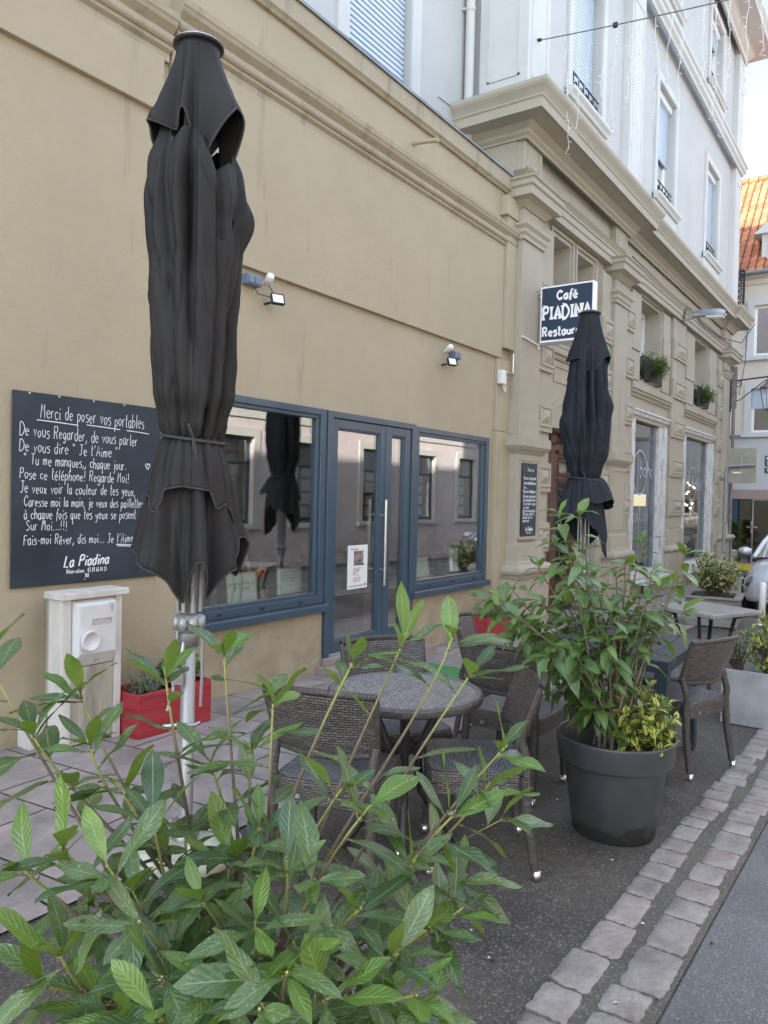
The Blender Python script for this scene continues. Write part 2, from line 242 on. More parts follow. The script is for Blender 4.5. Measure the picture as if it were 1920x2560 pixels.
mat('red_paint', (0.33, 0.016, 0.024), 0.5, var=0.25, scale=4, bump=0.25, bscale=14, stretch=(0.6, 0.6, 9), c2=(0.42, 0.04, 0.05)); mat('soil', (0.035, 0.026, 0.018), 0.95, var=0.5, scale=30, bump=0.8, bscale=40)
mat('cabinet_white', (0.68, 0.67, 0.64), 0.42, var=0.05, scale=3); mat('cabinet_concrete', (0.60, 0.57, 0.51), 0.8, var=0.22, scale=3.2, bump=0.2, bscale=30, detail=9, stretch=(2, 2, 0.6)); mat('cabinet_dirty', (0.42, 0.385, 0.31), 0.8, var=0.3, scale=4, bump=0.2, bscale=20, stretch=(3, 3, 0.4))
mat('lichen_stone', (0.40, 0.39, 0.27), 0.9, var=0.4, scale=9, c2=(0.56, 0.56, 0.46), bump=0.5, bscale=35)
mat_pot('pot_grey', (0.046, 0.053, 0.060), (0.068, 0.072, 0.074), (0.016, 0.015, 0.014)); mat('pot_pale', (0.36, 0.38, 0.40), 0.5, var=0.1, scale=3); mat('pot_dark', (0.03, 0.032, 0.036), 0.6)
mat('table_top', (0.10, 0.105, 0.11), 0.32, var=0.25, scale=2.5, coat=0.2); mat('table_blue', (0.028, 0.042, 0.058), 0.4, var=0.1); mat('stone_table', (0.26, 0.265, 0.25), 0.28, var=0.25, scale=5)
mat_wicker('wicker', (0.125, 0.110, 0.100), 0.030, 0.0105, 0.0022); mat_wicker('wicker_top', (0.30, 0.30, 0.30), 0.026, 0.013, 0.0024, 0.35); mat_wicker('wicker_seat', (0.135, 0.148, 0.165), 0.05, 0.0135, 0.0026, 0.36); mat_wicker('wicker_leg', (0.085, 0.076, 0.070), 0.03, 0.008, 0.0012, 0.45)
mat('plank_grey', (0.22, 0.21, 0.19), 0.75, var=0.25, scale=4, stretch=(1, 1, 6), bump=0.2)
mat_asphalt('asphalt_terrace', (0.070, 0.064, 0.057), 0.38); mat_asphalt('asphalt_road', (0.115, 0.122, 0.132), 0.30); mat_slabs('slabs', (0.335, 0.297, 0.287))
mat('cobble', (0.27, 0.243, 0.228), 0.58, var=0.42, scale=4.2, c2=(0.37, 0.345, 0.325), bump=0.9, bscale=38, detail=9); mat_asphalt('mortar', (0.088, 0.083, 0.072), 0.6); mat('cobble_grey', (0.27, 0.245, 0.225), 0.58, var=0.4, scale=5, c2=(0.35, 0.33, 0.31), bump=0.9, bscale=38, detail=9); mat('cobble_rose', (0.28, 0.235, 0.215), 0.58, var=0.35, scale=5, c2=(0.36, 0.325, 0.31), bump=0.9, bscale=38, detail=9)
mat('kerb_stone', (0.30, 0.255, 0.24), 0.7, var=0.25, scale=5, bump=0.3)
mat_leaf('laurel_leaf', (0.050, 0.098, 0.040), (0.115, 0.185, 0.066), (0.24, 0.31, 0.13), speck=0.45, rough=0.32, coat=0.3)
mat_leaf('young_leaf', (0.085, 0.165, 0.036), (0.15, 0.245, 0.055), (0.26, 0.34, 0.10), speck=0.15)
mat_leaf('privet_leaf', (0.060, 0.125, 0.042), (0.125, 0.215, 0.068), (0.19, 0.26, 0.10), rough=0.3, coat=0.25)
mat_leaf('yellow_leaf', (0.14, 0.20, 0.04), (0.30, 0.34, 0.06), (0.4, 0.4, 0.12), edge=(0.66, 0.60, 0.14)); mat_leaf('cream_leaf', (0.11, 0.14, 0.05), (0.24, 0.25, 0.10), (0.4, 0.4, 0.2), edge=(0.68, 0.62, 0.36))
mat_leaf('fir_leaf', (0.018, 0.050, 0.018), (0.045, 0.095, 0.03), (0.05, 0.1, 0.03)); mat_leaf('lavender_leaf', (0.19, 0.22, 0.17), (0.34, 0.36, 0.30), (0.3, 0.34, 0.25), rough=0.7); mat_leaf('ivy_leaf', (0.05, 0.11, 0.025), (0.12, 0.2, 0.05), (0.2, 0.26, 0.1)); mat_leaf('dry_leaf', (0.42, 0.33, 0.2), (0.6, 0.5, 0.34), (0.5, 0.4, 0.3))
mat_stem('laurel_stem', (0.135, 0.105, 0.075), (0.30, 0.36, 0.08)); mat_stem('privet_stem', (0.17, 0.145, 0.10), (0.16, 0.10, 0.05)); mat_stem('bush_stem', (0.10, 0.075, 0.05), (0.16, 0.15, 0.06))
mat('door_wood', (0.085, 0.030, 0.016), 0.38, var=0.35, scale=3, stretch=(8, 8, 0.7), coat=0.2)
mat_tiles('clay_tiles', (0.42, 0.135, 0.055))
mat('paper', (0.78, 0.80, 0.76), 0.7, var=0.02); mat('paper_cream', (0.62, 0.66, 0.54), 0.6, var=0.03); mat('ink', (0.05, 0.05, 0.06), 0.8, var=0.05); mat('red_ink', (0.55, 0.10, 0.07), 0.7, var=0.05); mat('photo_dark', (0.12, 0.10, 0.13), 0.6, var=0.7, scale=30, c2=(0.45, 0.35, 0.3)); mat('orange_ink', (0.7, 0.16, 0.02), 0.6, var=0.02); mat('brass', (0.55, 0.45, 0.22), 0.4, 0.6); mat('pale_wood', (0.48, 0.33, 0.19), 0.55, var=0.2, scale=6, stretch=(1, 1, 5))
mat('car_silver', (0.56, 0.59, 0.62), 0.28, 0.35, var=0.02, coat=0.8); mat('black_plastic', (0.012, 0.013, 0.015), 0.45, var=0.1); mat('tyre', (0.016, 0.016, 0.017), 0.8, var=0.2); mat('headlamp', (0.62, 0.66, 0.70), 0.12, 0.85, var=0.45, scale=45, coat=1)
mat('tulip_red', (0.60, 0.03, 0.03), 0.5); mat('tulip_yellow', (0.75, 0.50, 0.03), 0.5); mat('green_mat', (0.05, 0.21, 0.06), 0.9, var=0.15, scale=30); mat('plastic_white', (0.74, 0.74, 0.70), 0.4, var=0.03); mat('led_face', (0.80, 0.82, 0.82), 0.25, var=0.02); mat('switch_blue', (0.13, 0.18, 0.24), 0.4, var=0.04); mat('yellow_paint', (0.62, 0.52, 0.03), 0.6, var=0.12)
mat('navy_door', (0.035, 0.07, 0.13), 0.4); mat('interior_red', (0.10, 0.035, 0.02), 0.8, var=0.5, scale=3); mat('cord_white', (0.74, 0.74, 0.72), 0.5, var=0.05); mat('cable', (0.10, 0.10, 0.11), 0.5)
mat('sign_back', (0.25, 0.235, 0.185), 0.5, 0.2, var=0.1, scale=5); mat('post_steel', (0.27, 0.29, 0.30), 0.5, 0.5, var=0.15, scale=8); mat('decal', (0.36, 0.41, 0.44), 0.5, var=0.05); mat('grey_seat', (0.4, 0.42, 0.45), 0.5)
mat('fluted_glass', (0.30, 0.31, 0.27), 0.1, var=0.1)
emis('lamp_glow', (1.0, 0.82, 0.50), 0.26); emis('bulb', (1.0, 0.80, 0.52), 2.2); emis('far_lamp', (1.0, 0.42, 0.12), 0.9)
mat_glass('glass'); mat_glass('glass_shop', gain=0.9, lo=.01); mat_glass('glass_sky', tint=(0.6, 0.66, 0.72), gain=3.2, lo=0.5); mat_glass('clear_glass', gain=1.0)

# ---------------------------------------------------------------- mesh building
class MB:
    def __init__(s): s.v = []; s.f = []; s.m = []; s.u = []; s.sm = []; s.mats = []; s.T = None
    def mi(s, m):
        if m not in s.mats: s.mats.append(m)
        return s.mats.index(m)
    def add(s, vs, fs, m, sm=False, uvs=None):
        k = len(s.v); i = s.mi(m)
        s.v += [tuple(s.T @ Vector(p)) if s.T else tuple(p) for p in vs]
        for j, f in enumerate(fs):
            s.f.append([k + q for q in f]); s.m.append(i); s.sm.append(sm); s.u.append([uvs[q] for q in f] if uvs else None)
        return s
    def box(s, x0, x1, y0, y1, z0, z1, m):
        vs = [(x, y, z) for x in (x0, x1) for y in (y0, y1) for z in (z0, z1)]
        return s.add(vs, [(0, 1, 3, 2), (4, 6, 7, 5), (0, 4, 5, 1), (2, 3, 7, 6), (0, 2, 6, 4), (1, 5, 7, 3)], m)
    def tube(s, pts, r, m, seg=8, cap=True, sm=True):
        P = [Vector(p) for p in pts]; n = len(P); rr = r if isinstance(r, (list, tuple)) else [r] * n
        vs = []; uv = []; a = None; d0 = 0
        for i, p in enumerate(P):
            t = (P[min(i + 1, n - 1)] - P[max(i - 1, 0)]).normalized()
            if a is None: a = t.orthogonal().normalized()
            else:
                a = a - t * a.dot(t); a = a.normalized() if a.length > 1e-6 else t.orthogonal().normalized()
            b = t.cross(a)
            if i: d0 += (P[i] - P[i - 1]).length
            for k in range(seg):
                q = 2 * math.pi * k / seg; vs.append(p + (a * math.cos(q) + b * math.sin(q)) * rr[i]); uv.append((q * rr[0], i / (n - 1) if s.normv else d0))
        fs = [(i * seg + k, i * seg + (k + 1) % seg, (i + 1) * seg + (k + 1) % seg, (i + 1) * seg + k) for i in range(n - 1) for k in range(seg)]
        s.add(vs, fs, m, sm, uv)
        if cap: s.add(vs, [tuple(range(seg))[::-1], tuple((n - 1) * seg + k for k in range(seg))], m, False, uv)
        return s
    normv = False
    def lathe(s, prof, m, seg=32, c=(0, 0, 0), sm=True):
        vs = [(c[0] + r * math.cos(2 * math.pi * k / seg), c[1] + r * math.sin(2 * math.pi * k / seg), c[2] + z) for r, z in prof for k in range(seg)]
        fs = [(i * seg + k, i * seg + (k + 1) % seg, (i + 1) * seg + (k + 1) % seg, (i + 1) * seg + k) for i in range(len(prof) - 1) for k in range(seg)]
        return s.add(vs, fs, m, sm)
    def grid(s, fn, nu, nv, m, sm=True, closed=False, us=1, vs_=1):
        V = [fn(i / nu, j / nv) for i in range(nu + 1) for j in range(nv + 1)]
        U = [(i / nu * us, j / nv * vs_) for i in range(nu + 1) for j in range(nv + 1)]
        F = [(i * (nv + 1) + j, (i + 1) * (nv + 1) + j, (i + 1) * (nv + 1) + j + 1, i * (nv + 1) + j + 1) for i in range(nu) for j in range(nv)]
        return s.add(V, F, m, sm, U)
    def prism(s, poly, y0, y1, m):
        """polygon in (x, z), extruded along y"""
        n = len(poly); vs = [(x, y0, z) for x, z in poly] + [(x, y1, z) for x, z in poly]
        return s.add(vs, [tuple(range(n)), tuple(range(2 * n - 1, n - 1, -1))] + [(i, i + n, (i + 1) % n + n, (i + 1) % n) for i in range(n)], m)
    def prismx(s, poly, x0, x1, m):
        """polygon in (y, z), extruded along x"""
        n = len(poly); vs = [(x0, y, z) for y, z in poly] + [(x1, y, z) for y, z in poly]
        return s.add(vs, [tuple(range(n)), tuple(range(2 * n - 1, n - 1, -1))] + [(i, i + n, (i + 1) % n + n, (i + 1) % n) for i in range(n)], m)
    def prismz(s, poly, z0, z1, m):
        n = len(poly); vs = [(x, y, z0) for x, y in poly] + [(x, y, z1) for x, y in poly]
        return s.add(vs, [tuple(range(n)), tuple(range(2 * n - 1, n - 1, -1))] + [(i, i + n, (i + 1) % n + n, (i + 1) % n) for i in range(n)], m)
    def sweep(s, prof, path, m):
        """moulding: profile (projection, z) carried along an xy path with mitred corners; it projects to the right of the path"""
        P = [Vector((p[0], p[1])) for p in path]; vs = []; n = len(P); k = len(prof)
        for i, p in enumerate(P):
            ns = []
            if i: d = (p - P[i - 1]).normalized(); ns.append(Vector((d.y, -d.x)))
            if i < n - 1: d = (P[i + 1] - p).normalized(); ns.append(Vector((d.y, -d.x)))
            nn = ns[0] if len(ns) == 1 else (ns[0] + ns[1]) / (1 + ns[0].dot(ns[1]))
            for pr, z in prof: q = p + nn * pr; vs.append((q.x, q.y, z))
        fs = [(i * k + j, (i + 1) * k + j, (i + 1) * k + (j + 1) % k, i * k + (j + 1) % k) for i in range(n - 1) for j in range(k)]
        return s.add(vs, fs + [tuple(range(k)), tuple((n - 1) * k + j for j in range(k))[::-1]], m)
    def wall(s, x0, x1, z0, z1, y, dep, ops, m, mrev=None):
        """wall face at y looking to -y with openings (xa, xb, za, zb) and their reveals"""
        xs = sorted({x0, x1} | {o[i] for o in ops for i in (0, 1) if x0 < o[i] < x1}); zs = sorted({z0, z1} | {o[i] for o in ops for i in (2, 3) if z0 < o[i] < z1})
        for a, b in zip(xs, xs[1:]):
            for c, d in zip(zs, zs[1:]):
                if any(o[0] - 1e-6 <= a and b <= o[1] + 1e-6 and o[2] - 1e-6 <= c and d <= o[3] + 1e-6 for o in ops): continue
                s.add([(a, y, c), (b, y, c), (b, y, d), (a, y, d)], [(0, 1, 2, 3)], m)
        for a, b, c, d in ops:
            r = [(a, c), (b, c), (b, d), (a, d)]
            for i in range(4):
                p, q = r[i], r[(i + 1) % 4]; s.add([(p[0], y, p[1]), (p[0], y + dep, p[1]), (q[0], y + dep, q[1]), (q[0], y, q[1])], [(0, 1, 2, 3)], mrev or m)
        return s
    def frame(s, x0, x1, z0, z1, y0, y1, t, m, tb=None, tt=None):
        tb = t if tb is None else tb; tt = t if tt is None else tt
        s.box(x0, x0 + t, y0, y1, z0, z1, m); s.box(x1 - t, x1, y0, y1, z0, z1, m)
        s.box(x0 + t, x1 - t, y0 + .001, y1, z0, z0 + tb, m); s.box(x0 + t, x1 - t, y0 + .001, y1, z1 - tt, z1, m); return s
    def build(s, name, parent=None, bevel=0, solid=0, sub=0, loc=None, rot=None):
        me = bpy.data.meshes.new(name); me.from_pydata(s.v, [], s.f); o = bpy.data.objects.new(name, me); col.objects.link(o)
        for m in s.mats: me.materials.append(MATS[m])
        me.polygons.foreach_set('material_index', s.m); me.polygons.foreach_set('use_smooth', s.sm)
        ul = me.uv_layers.new(name='UVMap').data
        for p in me.polygons:
            u = s.u[p.index]; nrm = p.normal
            for j, li in enumerate(p.loop_indices):
                if u: ul[li].uv = u[j]
                else:
                    c = me.vertices[me.loops[li].vertex_index].co; ax = max(range(3), key=lambda a: abs(nrm[a]))
                    ul[li].uv = (c.y, c.z) if ax == 0 else ((c.x, c.z) if ax == 1 else (c.x, c.y))
        me.update()
        if parent: o.parent = parent
        if loc: o.location = loc
        if rot: o.rotation_euler = (0, 0, rot)
        if solid: md = o.modifiers.new('s', 'SOLIDIFY'); md.thickness = solid; md.offset = 0
        if sub: md = o.modifiers.new('u', 'SUBSURF'); md.levels = md.render_levels = sub
        if bevel: md = o.modifiers.new('b', 'BEVEL'); md.width = bevel; md.segments = 2; md.limit_method = 'ANGLE'; md.angle_limit = R_(40)
        return o
def tag(o, label, cat, group=None):
    o['label'] = label; o['category'] = cat
    if group: o['group'] = group
    return o
def struct(o): o['kind'] = 'structure'; return o
def thing(name, label, cat, loc=(0, 0, 0), rot=0, group=None):
    o = bpy.data.objects.new(name, None); col.objects.link(o); o.location = loc; o.rotation_euler = (0, 0, rot); o.empty_display_size = 0.1
    return tag(o, label, cat, group)
def children(o): return [c for c in bpy.data.objects if c.parent == o]
def dup(o, parent=None, loc=None, rot=None, label=None):
    kids = children(o); c = o.copy(); col.objects.link(c); c.parent = parent
    if loc is not None: c.location = loc
    if rot is not None: c.rotation_euler = (0, 0, rot)
    if label: c['label'] = label
    for k in kids: dup(k, c)
    return c
def rnd(a, b): return random.uniform(a, b)

# ---------------------------------------------------------------- hand lettering (single strokes; y: 0 baseline, 5 x-height, 9 cap, a-d below)
G = {'a': (5, '45 25 04 02 10 30 43|45 42 50'), 'b': (5, '09 00|00 20 42 44 25 04'), 'c': (4.5, '44 25 04 02 20 41'), 'd': (5, '45 25 04 02 10 30 42|49 40'), 'e': (5, '03 43 44 25 04 02 20 41'), 'f': (3.5, '48 39 27 10 1b|05 35'),
     'g': (5, '45 25 04 02 20 43|45 4a 2c 0b'), 'h': (5, '09 00|03 25 44 40'), 'i': (2.5, '15 11 20|17 18'), 'j': (3, '25 2b 0c|27 28'), 'k': (5, '09 00|45 02 40'), 'l': (2.5, '19 11 20'), 'm': (7.5, '05 00|03 25 34 30|33 55 64 60'),
     'n': (5, '05 00|03 25 44 40'), 'o': (5, '25 04 02 20 42 44 25'), 'p': (5, '05 0d|04 25 44 42 20 01'), 'q': (5.5, '45 25 04 02 20 43|45 4d 5c'), 'r': (4, '05 00|03 15 35'), 's': (4.5, '45 15 04 23 42 30 00'), 't': (3.5, '19 11 30|06 36'),
     'u': (5, '05 02 20 41|45 40'), 'v': (5, '05 20 45'), 'x': (5, '05 40|45 00'), 'y': (5, '05 12 32|45 3a 0c'), 'z': (5, '05 45 00 40'), 'w': (7, '05 10 34 50 65'),
     'A': (6.5, '00 39 60|13 53'), 'C': (7, '67 39 06 03 30 62'), 'D': (7, '09 00|09 39 66 63 30 00'), 'E': (5.5, '59 09 00 50|05 45'), 'F': (5.5, '09 00|09 59|05 45'), 'G': (7, '67 39 06 03 30 61 64 44'), 'H': (7, '09 00|69 60|05 65'), 'I': (3, '19 10'),
     'J': (5.5, '09 59|39 32 10 01'), 'L': (5.5, '09 00 50'), 'M': (7.5, '00 19 34 59 60'), 'N': (7, '00 09 60 69'), 'O': (7, '39 06 03 30 63 66 39'), 'P': (6, '00 09|09 49 57 45 05'), 'R': (6.5, '00 09|09 49 57 45 05|25 50'), 'S': (6, '58 29 07 25 53 30 01'),
     'T': (6.5, '09 69|39 30'), 'U': (7, '09 02 30 62 69'), 'V': (6.5, '09 30 69'), 'Z': (6, '09 59 00 50'), 'Y': (6, '09 34 69|34 30'),
     '0': (6, '29 06 03 20 43 46 29'), '1': (4, '07 29 20'), '2': (6, '07 29 47 44 00 50'), '3': (6, '09 49 25 43 30 00'), '4': (6, '39 03 53|46 40'), '6': (6, '49 15 02 20 42 24 04'), '8': (6, '25 07 29 47 02 20 42 07'), '9': (6, '45 25 07 29 48 46 30'), '7': (6, '09 59 20'), '5': (6, '59 09 05 45 43 20 00'),
     '.': (2.5, '10 11'), ',': (2.5, '11 0b'), '!': (3, '19 13|10 11'), "'": (2, '19 07'), '-': (4.5, '03 33'), '"': (4, '09 07|29 27'), '(': (3, '29 06 03 2a'), ' ': (4, '')}
ACC = {'é': ('e', '16 38'), 'è': ('e', '18 36'), 'ê': ('e', '06 28 46'), 'à': ('a', '18 36'), 'ô': ('o', '06 28 46'), 'ù': ('u', '18 36'), 'ç': ('c', '20 2b 0b'), 'É': ('E', '1a 3c'), 'È': ('E', '1a 3c')}
SHARP = set('AEFHILMNTVZYkvxz147')
def pt(s): return (int(s[0]), int(s[1]) if s[1].isdigit() else -(ord(s[1]) - 96))
def glyph(ch):
    if ch in ACC:
        b, a = ACC[ch]; w_, s = G[b]; st = [[pt(q) for q in x.split()] for x in s.split('|')]
        ac = [pt(q) for q in a.split()]
        if b == 'E': ac = [(2, 10.2), (4, 11.8)]
        return w_, st + [ac]
    w_, s = G[ch]; return w_, [[pt(q) for q in x.split()] for x in s.split('|') if x]
def smooth(p, k=4):
    if len(p) < 3: return p
    o = []; n = len(p)
    for i in range(n - 1):
        a, b, c, d = p[max(i - 1, 0)], p[i], p[i + 1], p[min(i + 2, n - 1)]
        for j in range(k):
            t = j / k; o.append(tuple(.5 * (2 * b[q] + (c[q] - a[q]) * t + (2 * a[q] - 5 * b[q] + 4 * c[q] - d[q]) * t * t + (3 * b[q] - a[q] - 3 * c[q] + d[q]) * t ** 3) for q in (0, 1)))
    return o + [p[-1]]
def ribbon(mb, pts, wd, fr, m, flare=0, dz=0):
    O, U, V, Nn = fr; n = len(pts); vs = []
    if n < 2: return
    for i in range(n):
        a, b = pts[max(i - 1, 0)], pts[min(i + 1, n - 1)]; dx, dy = b[0] - a[0], b[1] - a[1]; l = math.hypot(dx, dy) or 1
        f = wd / 2 * (1 + flare * abs(2 * i / (n - 1) - 1) ** 3)
        for sg in (1, -1): vs.append(O + U * (pts[i][0] - sg * dy / l * f) + V * (pts[i][1] + sg * dx / l * f) + Nn * dz)
    mb.add(vs, [(2 * i, 2 * i + 1, 2 * i + 3, 2 * i + 2) for i in range(n - 1)], m)
def text_width(t, sp=1.6): return sum(glyph(c)[0] + sp for c in t) / 9
def write(mb, t, u0, v0, h, wd, fr, m, slant=0.0, jit=0.0, flare=0, rise=0.0, sp=1.6, xs=1.0, fit=None):
    """letters of cap height h from (u0, v0); fit = total width wanted"""
    k = h / 9
    if fit: xs = fit / (text_width(t, sp) * h)
    x = 0; cnt = 0
    for ch in t:
        w_, st = glyph(ch); jy = rnd(-jit, jit) * h; js = 1 + rnd(-jit, jit) * 1.2
        for s_ in st:
            p = s_ if ch in SHARP else smooth(s_)
            if flare and len(p) < 6: p = [(p[i][0] + (p[i + 1][0] - p[i][0]) * q / 5, p[i][1] + (p[i + 1][1] - p[i][1]) * q / 5) for i in range(len(p) - 1) for q in range(5)] + [p[-1]]
            q = [(u0 + (x + a * js + slant * b) * k * xs, v0 + jy + b * k * js + rise * (x * k * xs)) for a, b in p]
            cnt += 1; ribbon(mb, q, wd, fr, m, flare, cnt * 0.00004)
        x += w_ + sp
    return u0 + x * k * xs

# ---------------------------------------------------------------- ground
def sheet(name, pts, off, m, kind=True):
    o = MB().add([(x, y, gz(x) + off) for x, y in pts], [tuple(range(len(pts)))], m).build(name); return struct(o)
W = 4.53
g = sheet('ground', [(-120, -260), (400, -260), (400, 260), (-120, 260)], -0.004, 'asphalt_terrace')
struct(MB().add([(-20, .86, gz(-20)), (60, -.08, gz(60)), (60, -3.2, gz(60)), (-20, -3.2, gz(-20))], [(0, 3, 2, 1)], 'asphalt_road').build('road'))
struct(MB().add([(-8, 2.72, gz(-8) + .004), (24, 2.76, gz(24) + .004), (24, 4.7, gz(24) + .004), (-8, 4.7, gz(-8) + .004)], [(0, 1, 2, 3)], 'slabs').build('pavement'))
struct(MB().add([(-20, -3.2, gz(-20) + .1), (60, -3.2, gz(60) + .1), (60, -4.3, gz(60) + .1), (-20, -4.3, gz(-20) + .1), (-20, -3.2, gz(-20)), (60, -3.2, gz(60))], [(0, 3, 2, 1), (0, 1, 5, 4)], 'slabs').build('far_pavement'))
kb = MB(); x = -3.0
while x < 12:                                                     # flush kerb stones at the edge of the pavement
    l = rnd(.7, 1.0); a, b = x + .006, x + l - .006; j = rnd(-.008, .008); e = .007 + rnd(0, .003)
    kb.add([(a, 2.60 + j, gz(a) + e), (b, 2.60 + j, gz(b) + e), (b, 2.735, gz(b) + e), (a, 2.735, gz(a) + e)], [(0, 1, 2, 3)], 'kerb_stone'); x += l
struct(kb.build('kerb'))
gu = MB().add([(-3, 1.01, gz(-3)), (30, .64, gz(30)), (30, .285, gz(30)), (-3, .665, gz(-3))], [(0, 3, 2, 1)], 'mortar').build('gutter_bed', loc=(0, 0, .0045)); struct(gu)
st = MB()
for row, (ya, wdt) in enumerate(((0.975, .128), (0.795, .140))):
    x = -1.0
    while x < 14:
        big = random.random() < (.3 if x < 3.2 else .08)
        l = rnd(.24, .30) if big else rnd(.155, .215)
        if x > 4: l = rnd(.14, .19)
        yo = ya - .0118 * x + rnd(-.012, .012); wd2 = wdt * rnd(.88, 1.08); cx, cy = x + l / 2, yo - wd2 / 2; n = 44; ring = []
        ph = rnd(0, 50); tl = rnd(-.004, .004)
        for k in range(n):
            a = 2 * math.pi * k / n; ca, sa = math.cos(a), math.sin(a)
            q = 1 / max(abs(ca) ** 16 + abs(sa) ** 16, 1e-6) ** (1 / 16)
            j = 1 + .07 * noise.noise((ph + ca * 2.2, sa * 2.2, row * 7.0)) + .07 * noise.noise((ph + ca * 7, sa * 7, row * 7.0)) + rnd(-.035, .03)
            ring.append((cx + ca * q * (l / 2 - .007) * j, cy + sa * q * wd2 / 2 * j))
        base_ = gz(cx)
        lo = [(px, py, gz(px) - .002) for px, py in ring]; mid = [(cx + (px - cx) * .995, cy + (py - cy) * .995, gz(px) + .0072 + tl * .3) for px, py in ring]; hi = [(cx + (px - cx) * .965, cy + (py - cy) * .965, gz(px) + .0090 + tl * .3) for px, py in ring]; tp = [(cx + (px - cx) * .5, cy + (py - cy) * .5, gz(px) + .0094 + tl * .3 + rnd(-.0008, .0008)) for px, py in ring]
        V = lo + mid + hi + tp; F = [(r * n + k, r * n + (k + 1) % n, (r + 1) * n + (k + 1) % n, (r + 1) * n + k) for r in range(3) for k in range(n)] + [tuple(3 * n + k for k in range(n))]
        st.add(V, F, random.choice(['cobble', 'cobble', 'cobble_grey', 'cobble_rose']), True); x += l
struct(st.build('gutter_stones'))
lt = MB()                                                          # leaf scraps and paper bits that lie about
for k in range(80):
    x = rnd(1.4, 7); y = rnd(-.2, 2.6); a = rnd(0, 6.3); l = rnd(.006, .016); b = rnd(.004, .008); z = gz(x) + rnd(.002, .004) + (.012 if .6 < y < 1.0 else 0)
    lt.add([(x + math.cos(a) * l, y + math.sin(a) * l, z), (x - math.sin(a) * b, y + math.cos(a) * b, z + .004), (x - math.cos(a) * l, y - math.sin(a) * l, z), (x + math.sin(a) * b, y - math.cos(a) * b, z + .002)], [(0, 1, 2, 3)], random.choice(['dry_leaf', 'dry_leaf', 'paper', 'soil']))
o = lt.build('litter'); o['kind'] = 'stuff'

# ---------------------------------------------------------------- the low cafe wing (beige)
cafe = thing('cafe_building', 'low beige rendered building with blue framed glass door and windows', 'building', (0, 0, 0))
W1 = (3.95, 5.585, .53, 2.33); DR = (5.585, 7.125, gz(6.3) - .1, 2.33); W2 = (7.125, 8.90, .50, 2.31)
mb = MB().wall(-6, 9.6, -.6, 5.74, W, .16, [W1, DR, W2], 'stucco')
mb.add([(-6, W, 5.74), (9.6, W, 5.74), (9.6, 5.3, 5.8), (-6, 5.3, 5.8)], [(0, 1, 2, 3)], 'zinc')
mb.build('wall', cafe)
mb = MB()
mb.box(3.70, 9.13, W - .045, W + .01, 3.365, 4.76, 'stucco'); mb.box(-6, 3.63, W - .045, W + .01, 4.23, 4.62, 'stucco')
mb.build('wall_panel', cafe, bevel=.006)
mb = MB(); mb.box(9.13, 9.42, W - .085, W + .01, 3.5, 5.45, 'stucco'); mb.box(9.02, 9.42, W - .035, W + .01, 2.42, 3.36, 'stucco'); mb.box(9.0, 9.42, W - .06, W + .01, -.5, 2.41, 'stucco'); mb.box(9.08, 9.42, W - .075, W + .01, -.5, 2.18, 'stucco')
mb.box(9.05, 9.42, W - .11, W + .01, 5.2, 5.45, 'stucco')
mb.build('end_pilaster', cafe, bevel=.006)
CP = [(-.02, 0), (.035, 0), (.035, .055), (.065, .075), (.065, .10)] + [(.065 + .035 * math.sin(a), .135 - .035 * math.cos(a)) for a in (.5, 1.1, 1.7, 2.3)] + [(.07, .185), (.12, .225), (.13, .25), (.14, .262), (.145, .305), (-.02, .33)]
MB().sweep([(p, z + 4.76) for p, z in CP], [(3.72, W), (9.42, W)], 'stucco_weathered').build('cornice', cafe)
MB().sweep([(p, z + 4.61) for p, z in CP], [(-6, W), (3.68, W)], 'stucco_weathered').build('cornice', cafe)
cp = MB().sweep([(-.02, 5.52), (.035, 5.52), (.05, 5.54), (.075, 5.56), (.08, 5.735), (-.02, 5.74)], [(-6, W), (9.32, W)], 'stucco_weathered'); x = -6
cp.build('parapet', cafe)
fl = MB(); x = -6
while x < 9.5:                                                     # sheet metal strips along the top
    e = min(x + rnd(1.1, 1.5), 9.5); fl.sweep([(-.06, 5.742), (.095, 5.742 + rnd(-.003, .003)), (.098, 5.725), (.104, 5.725), (.102, 5.755), (-.06, 5.768)], [(x, W), (e + .004, W)], 'zinc'); x = e
fl.build('roof_edge', cafe)
MB().tube([(6.95, W + .02, 5.31), (6.97, W - .16, 5.30), (6.985, W - .30, 5.285)], .024, 'stucco', 12).build('drain_spout', cafe)
MB().box(5.50, 7.2, W - .30, W + .1, gz(6.3) - .1, gz(6.3) + .085, 'sandstone').box(5.56, 7.14, W - .06, W + .1, gz(6.3) + .085, gz(6.3) + .155, 'kerb_stone').build('door_step', cafe, bevel=.008)
# interior: floor, back wall, ceiling with a few lit spots
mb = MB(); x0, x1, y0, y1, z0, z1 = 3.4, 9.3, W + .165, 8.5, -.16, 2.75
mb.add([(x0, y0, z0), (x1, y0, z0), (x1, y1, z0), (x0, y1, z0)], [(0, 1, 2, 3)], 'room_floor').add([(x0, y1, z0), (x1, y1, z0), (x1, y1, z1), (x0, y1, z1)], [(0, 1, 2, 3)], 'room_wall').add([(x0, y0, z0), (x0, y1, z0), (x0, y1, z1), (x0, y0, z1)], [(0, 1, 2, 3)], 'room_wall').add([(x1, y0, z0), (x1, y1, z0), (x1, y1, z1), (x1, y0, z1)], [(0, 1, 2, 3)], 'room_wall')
mb.add([(x0, y0, z1), (x1, y0, z1), (x1, y1, z1), (x0, y1, z1)], [(0, 1, 2, 3)], 'dark_room').add([(x0, y0, 2.33), (x1, y0, 2.33), (x1, y0, z1), (x0, y0, z1)], [(0, 1, 2, 3)], 'dark_room')
